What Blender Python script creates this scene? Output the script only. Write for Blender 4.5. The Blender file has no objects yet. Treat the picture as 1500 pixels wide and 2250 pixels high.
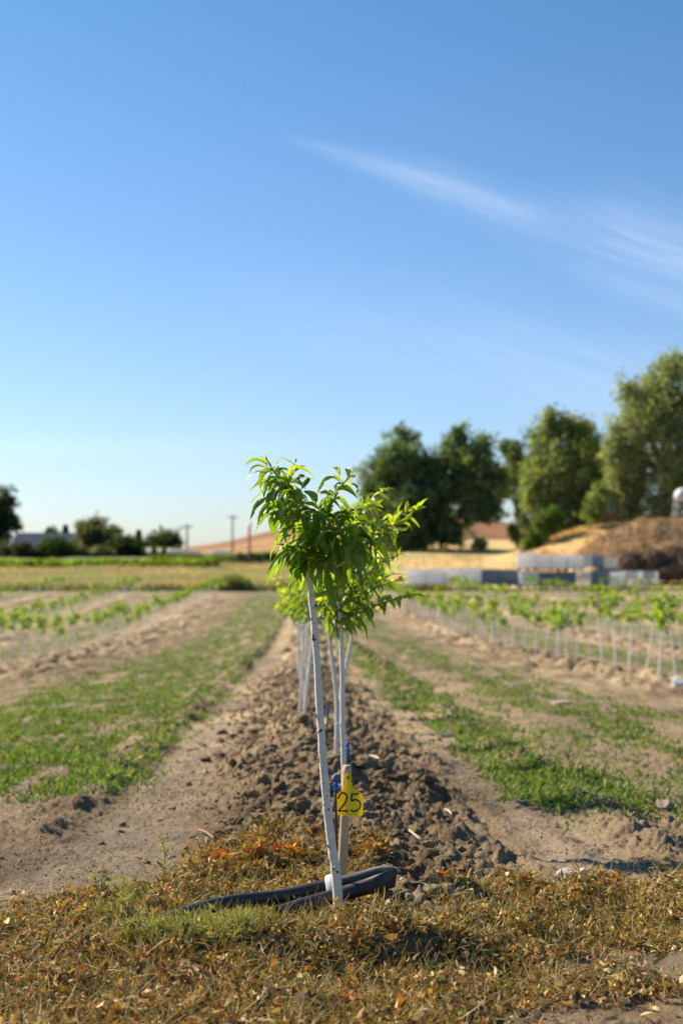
import bpy, math
import numpy as np
from mathutils import Vector

S = bpy.context.scene
C = bpy.context.collection
R = math.radians
rng = np.random.default_rng(25)

# ------------------------------------------------------------ camera
F = 3125.0            # focal length in photo pixels (50 mm on a 24x36 portrait frame)
CX, CY, HOR = 750.0, 1125.0, 1225.0
CAM_Z = 0.814
PITCH = math.atan((HOR - CY) / F)
cam_d = bpy.data.cameras.new('camera'); cam = bpy.data.objects.new('camera', cam_d); C.objects.link(cam)
cam_d.sensor_fit = 'VERTICAL'; cam_d.sensor_height = 36; cam_d.sensor_width = 24; cam_d.lens = 50
cam.location = (0, 0, CAM_Z); cam.rotation_euler = (R(90) + PITCH, 0, 0)
cam_d.clip_start = 0.05; cam_d.clip_end = 9000
cam_d.dof.use_dof = True; cam_d.dof.focus_distance = 3.08; cam_d.dof.aperture_fstop = 4.4
S.camera = cam

# ------------------------------------------------------------ light
SUN_EL, SUN_BACK = 36.0, 36.0        # elevation; degrees behind the left side of the picture
sdir = Vector((-math.cos(R(SUN_EL)) * math.cos(R(SUN_BACK)), math.cos(R(SUN_EL)) * math.sin(R(SUN_BACK)), math.sin(R(SUN_EL))))
sl = bpy.data.lights.new('sun', 'SUN'); so = bpy.data.objects.new('sun', sl); C.objects.link(so)
sl.energy = 5.0; sl.angle = R(0.53); sl.color = (1.0, 0.85, 0.66)
so.rotation_euler = sdir.to_track_quat('Z', 'Y').to_euler()

S.view_settings.view_transform = 'Standard'; S.view_settings.look = 'None'
S.view_settings.exposure = 0.88; S.view_settings.gamma = 1.0
S.cycles.use_denoising = True
S.cycles.max_bounces = 8; S.cycles.transparent_max_bounces = 8

w = bpy.data.worlds.new('World'); S.world = w; w.use_nodes = True
nt = w.node_tree; nt.nodes.clear(); N = nt.nodes.new; L = nt.links.new
def mathn(op, a, b=None, tree=None, clamp=False):
    t = tree or nt; n = t.nodes.new('ShaderNodeMath'); n.operation = op; n.use_clamp = clamp
    for k, v in enumerate((a, b)):
        if v is None: continue
        if isinstance(v, (int, float)): n.inputs[k].default_value = v
        else: t.links.new(v, n.inputs[k])
    return n.outputs[0]
sky = N('ShaderNodeTexSky'); sky.sky_type = 'NISHITA'; sky.sun_disc = False
sky.sun_elevation = R(SUN_EL); sky.sun_rotation = math.atan2(sdir.x, sdir.y)
sky.altitude = 300; sky.air_density = 1.0; sky.dust_density = 0.6; sky.ozone_density = 2.2
tc = N('ShaderNodeTexCoord'); sep = N('ShaderNodeSeparateXYZ'); L(tc.outputs['Generated'], sep.inputs[0])
yy = mathn('MAXIMUM', sep.outputs[1], 0.05)
u = mathn('DIVIDE', sep.outputs[0], yy); v = mathn('DIVIDE', sep.outputs[2], yy)
comb = N('ShaderNodeCombineXYZ')
def streak(u0, u1, a, b, w0, w1, amp):
    # a wisp of cirrus: v = a + b u, widening with u
    d = mathn('SUBTRACT', v, mathn('ADD', mathn('MULTIPLY', u, b), a))
    f = mathn('DIVIDE', mathn('SUBTRACT', u, u0), u1 - u0, clamp=True)
    wd = mathn('ADD', mathn('MULTIPLY', f, w1 - w0), w0)
    q = mathn('DIVIDE', d, wd)
    # sharper on the upper edge, softer below
    g = mathn('EXPONENT', mathn('MULTIPLY', mathn('MULTIPLY', q, q), -1.0))
    return mathn('MULTIPLY', mathn('MULTIPLY', g, mathn('POWER', f, 0.7)), amp)
cm = N('ShaderNodeCombineXYZ')
L(mathn('MULTIPLY', mathn('ADD', u, mathn('MULTIPLY', v, 0.4)), 6.0), cm.inputs[0])
L(mathn('MULTIPLY', mathn('ADD', v, mathn('MULTIPLY', u, 0.34)), 55.0), cm.inputs[1])
no = N('ShaderNodeTexNoise'); no.inputs['Scale'].default_value = 1.0; no.inputs['Detail'].default_value = 8; no.inputs['Roughness'].default_value = 0.68; no.inputs['Distortion'].default_value = 0.4
L(cm.outputs[0], no.inputs['Vector'])
nz = mathn('MULTIPLY', mathn('SUBTRACT', no.outputs[0], 0.25), 1.9, clamp=True)
fade = mathn('SUBTRACT', 1.0, mathn('DIVIDE', mathn('SUBTRACT', u, 0.09), 0.06, clamp=True))
s1 = mathn('MULTIPLY', streak(-0.045, 0.07, 0.2858, -0.31, 0.003, 0.013, 0.33), fade)
s2 = streak(0.085, 0.20, 0.2715, -0.25, 0.007, 0.030, 0.38)
s2b = streak(0.09, 0.26, 0.274, -0.42, 0.004, 0.012, 0.10)
faint = mathn('MULTIPLY', mathn('MULTIPLY', mathn('SUBTRACT', 1.0, mathn('ABSOLUTE', mathn('DIVIDE', mathn('SUBTRACT', mathn('ADD', v, mathn('MULTIPLY', u, 0.22)), 0.165), 0.05)), clamp=True),
        mathn('DIVIDE', mathn('ADD', u, 0.12), 0.3, clamp=True)), 0.26)
f2 = mathn('MULTIPLY', mathn('SUBTRACT', 1.0, mathn('ABSOLUTE', mathn('DIVIDE', mathn('SUBTRACT', v, 0.078), 0.012)), clamp=True), mathn('MULTIPLY', mathn('SUBTRACT', 1.0, mathn('DIVIDE', mathn('ADD', u, 0.24), 0.3, clamp=True), clamp=True), 0.24))
cl = mathn('MULTIPLY', mathn('ADD', mathn('ADD', s1, s2), mathn('ADD', s2b, mathn('ADD', faint, f2))), nz, clamp=True)
mix = N('ShaderNodeMixRGB'); L(cl, mix.inputs[0])
hs = N('ShaderNodeMixRGB'); hs.blend_type = 'MULTIPLY'; hs.inputs[0].default_value = 1.0
tint = N('ShaderNodeMixRGB'); L(mathn('POWER', mathn('DIVIDE', v, 0.42, clamp=True), 1.35), tint.inputs[0]); tint.inputs[1].default_value = (0.75, 0.84, 1.04, 1); tint.inputs[2].default_value = (0.47, 0.80, 0.97, 1)
L(sky.outputs[0], hs.inputs[1]); L(tint.outputs[0], hs.inputs[2])
L(hs.outputs[0], mix.inputs[1]); mix.inputs[2].default_value = (7.8, 8.6, 9.8, 1)
bg = N('ShaderNodeBackground'); bg.inputs[1].default_value = 0.076; L(mix.outputs[0], bg.inputs[0])
wo = N('ShaderNodeOutputWorld'); L(bg.outputs[0], wo.inputs[0])

# ------------------------------------------------------------ helpers
def at(px, py, Y):
    """world point at distance Y seen at photo pixel (px, py)"""
    a, b = (px - CX) / F, (CY - py) / F
    dx, dy, dz = a, math.cos(PITCH) - b * math.sin(PITCH), math.sin(PITCH) + b * math.cos(PITCH)
    s = Y / dy
    return np.array([dx * s, Y, CAM_Z + dz * s])

def h01(ix, iy, seed):
    h = (ix.astype(np.int64) * 374761393 + iy.astype(np.int64) * 668265263 + seed * 974634777) & 0xffffffff
    h = ((h ^ (h >> 13)) * 1274126177) & 0xffffffff
    h = ((h ^ (h >> 16)) * 2246822519) & 0xffffffff
    return ((h ^ (h >> 15)) & 0xffffff) / float(0xffffff)
def vn(x, y, seed=0):
    xi, yi = np.floor(x), np.floor(y); fx, fy = x - xi, y - yi
    fx = fx * fx * fx * (fx * (fx * 6 - 15) + 10); fy = fy * fy * fy * (fy * (fy * 6 - 15) + 10)
    a, b = h01(xi, yi, seed), h01(xi + 1, yi, seed); c, d = h01(xi, yi + 1, seed), h01(xi + 1, yi + 1, seed)
    return (a + (b - a) * fx) * (1 - fy) + (c + (d - c) * fx) * fy
def fbm(x, y, seed=0, o=4, g=0.5):
    t = 0; amp = 1; tot = 0
    for k in range(o):
        t = t + amp * vn(x * 2 ** k + 17.3 * k, y * 2 ** k - 9.1 * k, seed + k); tot += amp; amp *= g
    return t / tot
def clod(x, y, cell, seed, dens=0.8):
    """half-buried lumps: max of domes over neighbouring cells"""
    wx = x + cell * .35 * (vn(x / cell * 2.3, y / cell * 2.3, seed + 50) - .5) + cell * .2 * (vn(x / cell * 6, y / cell * 6, seed + 52) - .5)
    wy = y + cell * .35 * (vn(x / cell * 2.3, y / cell * 2.3, seed + 51) - .5) + cell * .2 * (vn(x / cell * 6, y / cell * 6, seed + 53) - .5)
    X, Y = wx / cell, wy / cell; xi, yi = np.floor(X), np.floor(Y); out = np.zeros_like(X)
    for i in (-1, 0, 1):
        for j in (-1, 0, 1):
            cx, cy = xi + i, yi + j
            px_, py_ = cx + h01(cx, cy, seed), cy + h01(cx, cy, seed + 1)
            r = .22 + .5 * h01(cx, cy, seed + 2) ** 1.5; r = r * (h01(cx, cy, seed + 3) < dens)
            asp = .7 + .6 * h01(cx, cy, seed + 4)
            d2 = ((X - px_) * asp) ** 2 + ((Y - py_) / asp) ** 2
            out = np.maximum(out, np.sqrt(np.maximum(r * r - d2, 0)))
    return out * cell
def ss(a, b, x):
    t = np.clip((x - a) / (b - a), 0, 1); return t * t * (3 - 2 * t)

MROW = (665 - CX) / F                 # the rows run slightly left of the view axis
ROWS = [-23.6, -19.0, -14.4, -9.75, -5.1, 0.06, 4.28, 8.9, 13.5, 18.1, 22.7]
def rowr(x, y): return x - MROW * y
def nearest_row(r):
    return np.min(np.abs(r[..., None] - np.array(ROWS)), axis=-1)
def base_z(x, y):
    t = np.maximum(y, 0.5)
    uu = x / np.maximum(t, 8)
    h = 0.681 + 0.0416 * np.minimum(t, 500)
    hsat = 2.18
    h = h - np.log1p(np.exp(np.minimum((h - hsat) * 3.5, 60))) / 3.5          # soft minimum of h and hsat
    h = np.where(t > 150, hsat, h)
    side = np.minimum(np.abs(rowr(x, y)), 9) * np.where(rowr(x, y) < 0, .062, .036) * ss(3, 14, t) * (1 - ss(48, 85, t))
    h = h + side
    # beyond the field
    hl = np.interp(t, [0, 92, 120, 150, 200, 400, 2500], [2.18, 2.12, 1.62, .98, .02, -1.2, -1.2])
    hr = np.interp(t, [0, 92, 104, 118, 150, 200, 400, 2500], [2.18, 2.12, 1.75, .9, -.85, -2.5, -3.5, -3.5])
    k = ss(-.03, .05, uu)
    far = hl * (1 - k) + hr * k
    m = ss(84, 94, t)
    h = h * (1 - m) + far * m
    z = CAM_Z - h
    # high golden bank behind the tote stacks
    pxs = uu * F + CX
    bank = np.interp(pxs, [1060, 1150, 1200, 1300, 1380, 1600, 2600], [1212, 1208, 1188, 1150, 1140, 1125, 1100])
    zb = CAM_Z + (HOR - bank) / F * 138
    mb = ss(118, 138, t) * ss(1060, 1180, pxs)
    zb = zb + .5 * (fbm(x / 3, y / 6, 821, 4, .6) - .5)
    z = z * (1 - mb) + np.maximum(zb, z) * mb
    # grey-brown spoil mound in front of it
    md = np.interp(pxs, [1235, 1275, 1300, 1335, 1370, 1400, 1450, 1560, 1700, 1900], [1225, 1212, 1196, 1174, 1156, 1145, 1140, 1142, 1160, 1225])
    zm = CAM_Z + (HOR - md) / F * 112 + .6 * (fbm(x / 2.6, y / 4, 801, 4, .6) - .5) + .35 * (fbm(x / .5, y / .9, 811, 3, .6) - .5)
    mm = np.exp(-(np.abs(t - 114) / 6.5) ** 1.5) * ss(1235, 1275, pxs) * (1 - ss(1850, 1950, pxs))
    z = z + np.maximum(zm - z, 0) * mm
    return z

def rough(r, y):
    a = np.interp(r, [-6.2, -5.6, -5.1, -4.6, -3.2, -2.6, -1.0, -.86, -.72, -.62, -.40, -.27, 0, .42, .56, .66, .88, 1.0, 1.15, 1.3, 2.6, 3.5, 3.9, 4.28, 4.7, 5.3],
                     [.3, .8, .8, .8, .4, .25, .3, .85, .6, .20, .26, .9, 1, 1, .85, .24, .26, .85, .8, .3, .3, .35, .9, .9, .9, .35])
    a = a * (1 - (1 - ss(-.42, -.24, r)) * .5 * (1 - ss(4.2, 5.2, y)))
    a = a * (1 - ss(.8, .95, r) * .15 * (1 - ss(4.2, 5.2, y)))
    far = np.clip(1 - nearest_row(r) / 1.2, .2, .8)
    a = np.where((r < -6.2) | (r > 5.3), far, a)
    return a
def berm(r, y):
    n = nearest_row(r)
    return .070 * np.exp(-(n / .28) ** 2) * ss(3.45, 4.1, y) * (1 - ss(84, 90, y)) + .03 * np.exp(-((r + .78) / .07) ** 2) * ss(3.9, 4.6, y) + .03 * np.exp(-((r - 1.02) / .10) ** 2) * ss(3.3, 4.2, y) - .025 * np.exp(-((r - 1.16) / .06) ** 2) * (1 - ss(9, 14, y)) * ss(3.3, 3.7, y)

def px_of(x, y, z):
    c, s = math.cos(PITCH), math.sin(PITCH); dz = z - CAM_Z
    dep = y * c + dz * s; up = -y * s + dz * c
    return CX + F * x / dep, CY - F * up / dep
def near_bumps(x, y):
    """the soil heap to the right of the trunk and the weed-covered hump before it"""
    b = .060 * np.exp(-(((x - .245) / .085) ** 2 + ((y - 3.26) / .13) ** 2))
    b = b + .035 * np.exp(-(((x - .12) / .10) ** 2 + ((y - 3.42) / .12) ** 2))
    hx = np.exp(-((x - .09) / np.where(x > .09, .20, .30)) ** 4)
    b = b + .052 * hx * np.exp(-((y - 2.86) / np.where(y > 2.86, .16, .05)) ** 2)
    b = b + .018 * np.exp(-(((x + .36) / .22) ** 2 + ((y - 2.90) / .22) ** 2))
    b = b - .055 * np.exp(-(((x - .24) / .14) ** 2 + ((y - 2.72) / .09) ** 2)) - .035 * np.exp(-(((x + .03) / .16) ** 2 + ((y - 2.70) / .07) ** 2))
    b = b + .020 * np.exp(-((y - 3.33) / .16) ** 2) * ss(.26, .4, x)
    b = b + .030 * np.exp(-(((x + .05) / .25) ** 2 + ((y - 3.75) / .16) ** 2))
    return b

def gz(x, y, fine=True):
    x = np.asarray(x, float); y = np.asarray(y, float)
    z = base_z(x, y); r = rowr(x, y)
    infield = 1 - ss(86, 93, y)
    z = z + berm(r, y) + near_bumps(x, y)
    z = z + .05 * (fbm(x / 1.3, y / 2.2, 5, 3) - .5) * infield * ss(3, 6, y)
    z = z + np.where(y > 90, .5, 0) * (fbm(x / 6, y / 9, 8, 4) - .5) * ss(90, 100, y) * (1 - ss(250, 350, y))
    if fine:
        near = 1 - ss(11, 22, y); a = rough(r, y) * infield
        a = a * (.30 + .70 * ss(3.30, 3.9, y) + .5 * np.exp(-(((x - .25) / .12) ** 2 + ((y - 3.25) / .2) ** 2)))
        mod = .55 + .9 * fbm(x / .25, y / .4, 31, 2)
        rid = 1 - np.abs(2 * fbm(x / .045, y / .045, 161, 4, .6) - 1) * 2.2
        cz_ = clod(x, y, .15, 101, .45) * .56 + clod(x, y, .06, 111, .6) * .55 + clod(x + .3, y, .028, 121, .8) * .8
        z = z + .78 * a * mod * near * (cz_ * (.55 + .7 * fbm(x / .025, y / .025, 171, 3, .6)) + .012 * rid * (.4 + cz_ * 9))
        z = z + a * (1 - near) * (clod(x, y, .30, 131, .6) * .7 + .08 * (fbm(x / .2, y / .5, 181, 3, .6) - .5)) * (1 - ss(40, 80, y))
        z = z + (.010 * (fbm(x / .05, y / .05, 61, 4, .6) - .5) + .020 * (fbm(x / .22, y / .3, 71, 3) - .5)) * near * (1 - ss(6, 11, y) * .5)
        z = z + .006 * np.maximum(clod(x, y, .017, 141, .35) / .017 * 1.0, 0) * near * (1 - ss(5, 8, y))
        # wheel track ribs in the smooth lane on the right
        z = z + .006 * np.sin((r - .6) / .045 * 2) * ((r > .58) & (r < .86)) * (1 - ss(4.5, 6.5, y)) * (.4 + fbm(x / .2, y / .5, 93, 2))
    return z

def grass_mask(x, y):
    r = rowr(x, y)
    g = np.interp(r, [-4.4, -3.1, -2.7, -1.0, -.72, -.55, .62, .84, 1.18, 1.36, 1.7, 1.95, 2.5, 3.0, 3.4],
                     [.05, .25, 1, 1, .85, 0, 0, 1, 1, .2, .35, .85, .8, .15, 0])
    n = nearest_row(r); far = np.clip((n - 1.0) / .5, 0, 1) * .75
    g = np.where((r < -4.4) | (r > 3.4), far, g)
    # thin the grass out in bare patches
    pn = fbm(x / .6, y / 1.6, 201, 4, .6); p2 = fbm(r / .16, y / .9, 211, 3); p3 = fbm(r / .35, y / 5, 221, 3)
    g = g * ss(.40, .56, pn * .6 + p3 * .4 + g * .16 - .03 + .30 * ((r > .78) & (r < 1.22)) + .03 * (r < 0) + .05 * ss(12, 25, y)) * ss(.30, .56, p2 + .04 * g + .12 * ((r > .78) & (r < 1.22))) * (.35 + .65 * ss(.36, .52, fbm(x / .13, y / .3, 231, 3)))
    lim = np.where(r < 0, 5.0 + 1.6 * (fbm(x / .3, y / .3, 7, 2) - .5), 4.45)
    g = g * ss(lim, lim + .9, y) * (1 - ss(84, 88, y))
    return np.clip(g, 0, 1)

class MB:
    def __init__(s): s.V = []; s.Q = []; s.T = []; s.C = []; s.n = 0
    def add(s, V, Q=None, T=None, c=None):
        V = np.asarray(V, float).reshape(-1, 3)
        if Q is not None and len(Q): s.Q.append(np.asarray(Q, np.int64).reshape(-1, 4) + s.n)
        if T is not None and len(T): s.T.append(np.asarray(T, np.int64).reshape(-1, 3) + s.n)
        if c is None: c = (1, 1, 1)
        c = np.asarray(c, float)
        if c.ndim == 1: c = np.repeat(c[None], len(V), 0)
        s.C.append(c); s.V.append(V); s.n += len(V); return s
    def build(s, name, mat, parent=None, smooth=True, loc=None):
        me = bpy.data.meshes.new(name)
        V = np.concatenate(s.V); Q = np.concatenate(s.Q) if s.Q else np.zeros((0, 4), np.int64); T = np.concatenate(s.T) if s.T else np.zeros((0, 3), np.int64)
        if loc is not None: V = V - np.asarray(loc)
        me.vertices.add(len(V)); me.vertices.foreach_set('co', V.astype(np.float32).ravel())
        me.loops.add(len(Q) * 4 + len(T) * 3)
        me.loops.foreach_set('vertex_index', np.concatenate([Q.ravel(), T.ravel()]).astype(np.int32))
        me.polygons.add(len(Q) + len(T))
        st = np.concatenate([np.arange(len(Q)) * 4, len(Q) * 4 + np.arange(len(T)) * 3]).astype(np.int32)
        me.polygons.foreach_set('loop_start', st)
        me.polygons.foreach_set('use_smooth', np.full(len(st), smooth))
        a = me.attributes.new('Col', 'FLOAT_COLOR', 'POINT')
        c = np.concatenate(s.C); c4 = np.ones((len(V), 4), np.float32); c4[:, :3] = c
        a.data.foreach_set('color', c4.ravel())
        me.update(calc_edges=True); me.validate()
        me.materials.append(mat)
        o = bpy.data.objects.new(name, me); C.objects.link(o)
        if parent is not None: o.parent = parent
        if loc is not None and parent is None: o.location = loc
        return o

def tag(o, label=None, cat=None, group=None, kind=None):
    for k, v_ in (('label', label), ('category', cat), ('group', group), ('kind', kind)):
        if v_: o[k] = v_
    return o
def empty(name, loc=(0, 0, 0), rz=0):
    o = bpy.data.objects.new(name, None); C.objects.link(o); o.location = loc; o.rotation_euler = (0, 0, rz); o.empty_display_size = .1
    return o
def copy_tree(o, parent=None):
    c = o.copy(); C.objects.link(c)
    if parent is not None: c.parent = parent
    for ch in [q for q in bpy.data.objects if q.parent == o]: copy_tree(ch, c)
    return c

def norm(a): return a / np.maximum(np.linalg.norm(a, axis=-1, keepdims=True), 1e-9)
def catmull(P, n):
    P = np.asarray(P, float); P = np.vstack([2 * P[0] - P[1], P, 2 * P[-1] - P[-2]]); out = []
    for i in range(1, len(P) - 2):
        for t in np.linspace(0, 1, n, endpoint=False):
            a, b, c, d = P[i - 1], P[i], P[i + 1], P[i + 2]
            out.append(.5 * ((2 * b) + (-a + c) * t + (2 * a - 5 * b + 4 * c - d) * t * t + (-a + 3 * b - 3 * c + d) * t ** 3))
    out.append(P[-2]); return np.array(out)
def tube(P, rad, k=10, cap=True, flat=None, ref=None, jit=0):
    P = np.asarray(P, float); n = len(P); rad = np.broadcast_to(np.asarray(rad, float), (n,)).copy()
    T = norm(np.gradient(P, axis=0)); ref = np.array([0, 0, 1.]) if ref is None else np.asarray(ref, float)
    if ref is not None and abs(np.mean(T @ ref)) > .9: ref = np.array([0, 1., 0])
    s1 = norm(np.cross(T, ref)); s2 = norm(np.cross(s1, T))
    a = np.linspace(0, 2 * math.pi, k, endpoint=False)
    f1 = np.ones(n) if flat is None else np.asarray(flat)[:, 0]; f2 = np.ones(n) if flat is None else np.asarray(flat)[:, 1]
    j = 1 + (jit * (rng.random((n, k, 1)) - .5) if jit else 0)
    V = P[:, None] + j * (rad[:, None, None] * (np.cos(a)[None, :, None] * (s1 * f1[:, None])[:, None] + np.sin(a)[None, :, None] * (s2 * f2[:, None])[:, None]))
    V = V.reshape(-1, 3); i = np.arange(n - 1)[:, None] * k; q = np.arange(k)[None]; q2 = (q + 1) % k
    Q = np.stack([i + q, i + q2, i + k + q2, i + k + q], -1).reshape(-1, 4); Tr = []
    if cap:
        V = np.vstack([V, P[0], P[-1]])
        Tr = [(n * k, (b + 1) % k, b) for b in range(k)] + [(n * k + 1, (n - 1) * k + b, (n - 1) * k + (b + 1) % k) for b in range(k)]
    return V, Q, Tr
BOXQ = np.array([[0, 3, 2, 1], [4, 5, 6, 7], [0, 1, 5, 4], [1, 2, 6, 5], [2, 3, 7, 6], [3, 0, 4, 7]])
def box(x0, x1, y0, y1, z0, z1):
    return np.array([[x0, y0, z0], [x1, y0, z0], [x1, y1, z0], [x0, y1, z0], [x0, y0, z1], [x1, y0, z1], [x1, y1, z1], [x0, y1, z1]], float), BOXQ, None
def bbox(x0, x1, y0, y1, z0, z1, b):
    """box with bevelled vertical and horizontal edges"""
    def ring(i, z): 
        X0, X1, Y0, Y1 = x0 + i, x1 - i, y0 + i, y1 - i; c = b
        return [[X0 + c, Y0, z], [X1 - c, Y0, z], [X1, Y0 + c, z], [X1, Y1 - c, z], [X1 - c, Y1, z], [X0 + c, Y1, z], [X0, Y1 - c, z], [X0, Y0 + c, z]]
    rs = [ring(b, z0), ring(0, z0 + b), ring(0, z1 - b), ring(b, z1)]
    V = np.array(rs, float).reshape(-1, 3); Q = []
    for i in range(3):
        for q in range(8): Q.append([i * 8 + q, i * 8 + (q + 1) % 8, i * 8 + 8 + (q + 1) % 8, i * 8 + 8 + q])
    Q += [[24, 25, 26, 27], [24, 27, 28, 31], [28, 29, 30, 31], [3, 2, 1, 0], [7, 4, 3, 0], [7, 6, 5, 4]]
    return V, np.array(Q), None
def ico(sub=2):
    import bmesh
    bm = bmesh.new(); bmesh.ops.create_icosphere(bm, subdivisions=sub, radius=1)
    V = np.array([v_.co[:] for v_ in bm.verts]); T = np.array([[q.index for q in f.verts] for f in bm.faces]); bm.free(); return V, T
ICO1, ICO2, ICO3 = ico(1), ico(2), ico(3)
def lump(c, r, sub=ICO2, amp=.35, flat=.7, g=rng):
    V, T = sub; f = g.random(3) * 20
    n = 1 + amp * (np.sin(V @ (g.normal(size=3) * 2.2) + f[0]) * .5 + np.sin(V @ (g.normal(size=3) * 4.5) + f[1]) * .3 + g.normal(size=len(V)) * .10)
    V2 = V * n[:, None] * np.asarray(r) * np.array([1, 1, flat]) ; a = g.random() * 6.28
    Rm = np.array([[math.cos(a), -math.sin(a), 0], [math.sin(a), math.cos(a), 0], [0, 0, 1]])
    return V2 @ Rm.T + np.asarray(c), None, T

def crumb(c, r, sub, g=rng):
    V, T = sub; V = V.copy()
    for q in range(9):
        n_ = norm(g.normal(size=3)); V = V - np.maximum(0, V @ n_ - g.uniform(.45, .85))[:, None] * n_ * .92
    f = g.random(4) * 30
    nn = 1 + .16 * np.sin(V @ (g.normal(size=3) * 4) + f[0]) + .10 * np.sin(V @ (g.normal(size=3) * 9) + f[1]) + .07 * np.sin(V @ (g.normal(size=3) * 17) + f[2]) + .07 * g.normal(size=len(V))
    V = V * nn[:, None] * np.asarray(r); a = g.random() * 6.28
    Rm = np.array([[math.cos(a), -math.sin(a), 0], [math.sin(a), math.cos(a), 0], [0, 0, 1]])
    return V @ Rm.T + np.asarray(c), None, T
def rand_dirs(n, g=rng): return norm(g.normal(size=(n, 3)))
def leafs(mb, P0, P1, P2, W, nrm, S_=6, fold=.35, col=(.1, .2, .03), tipcol=None, wave=0.0, prof=None, g=rng, roll=0):
    """lanceolate leaves along quadratic curves, a keel down the midrib"""
    n = len(P0); t = np.linspace(0, 1, S_ + 1)
    P = (1 - t)[None, :, None] ** 2 * P0[:, None] + 2 * (t * (1 - t))[None, :, None] * P1[:, None] + (t ** 2)[None, :, None] * P2[:, None]
    Tn = norm(np.gradient(P, axis=1)); side = norm(np.cross(Tn, nrm[:, None, :])); up = norm(np.cross(side, Tn))
    if np.any(roll):
        ro = np.broadcast_to(roll, (n,))[:, None, None] * (t[None, :, None] * 1.2 - .2)
        side, up = side * np.cos(ro) + up * np.sin(ro), up * np.cos(ro) - side * np.sin(ro)
    if prof is None: prof = np.sin(np.pi * np.clip(t * .93 + .05, 0, 1)) ** .8 * (1 - .35 * t) * 1.12
    prof = np.clip(prof, .02, 2); wd = W[:, None] * .5 * prof[None]
    ph = g.random((n, 1)) * 6.28; wv = wave * np.sin(t[None] * 19 + ph) * wd; wv2 = wave * np.sin(t[None] * 17 + ph + 2) * wd
    Lf = P - side * (wd * (1 - fold * .3))[..., None] + up * (wd * fold + wv)[..., None]
    Rt = P + side * (wd * (1 - fold * .3))[..., None] + up * (wd * fold + wv2)[..., None]
    V = np.stack([Lf, P, Rt], 2).reshape(-1, 3); m = (S_ + 1) * 3
    b = []
    for s_ in range(S_):
        i = s_ * 3; b += [[i, i + 1, i + 4, i + 3], [i + 1, i + 2, i + 5, i + 4]]
    Q = (np.arange(n)[:, None, None] * m + np.array(b)[None]).reshape(-1, 4)
    col = np.asarray(col, float); col = np.repeat(col[None], n, 0) if col.ndim == 1 else col
    cc = np.repeat(col[:, None], m, 1).copy()
    cc[:, 1::3] *= 1.25
    mb.add(V, Q, None, cc.reshape(-1, 3))
def ribbons(mb, P0, d, nrm, Ln, W, curl, col, S_=3, prof=(.3, 1, .8, .1), g=rng):
    """short curled strips: withered leaves, blades, straw"""
    n = len(P0); d = norm(d); side = norm(np.cross(d, nrm)); up = norm(np.cross(side, d))
    st = [P0]; ang = np.zeros(n); p = P0.copy()
    for k in range(S_):
        ang = ang + curl / S_
        p = p + (d * np.cos(ang)[:, None] + up * np.sin(ang)[:, None]) * (Ln / S_)[:, None]; st.append(p)
    P = np.stack(st, 1); pr = np.interp(np.linspace(0, 1, S_ + 1), np.linspace(0, 1, len(prof)), prof)
    wd = (W[:, None] * .5 * pr[None])[..., None] * side[:, None]
    V = np.stack([P - wd, P + wd], 2).reshape(-1, 3); m = (S_ + 1) * 2
    b = np.array([[2 * k, 2 * k + 1, 2 * k + 3, 2 * k + 2] for k in range(S_)])
    Q = (np.arange(n)[:, None, None] * m + b[None]).reshape(-1, 4)
    mb.add(V, Q, None, np.repeat(col, m, 0))

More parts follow.
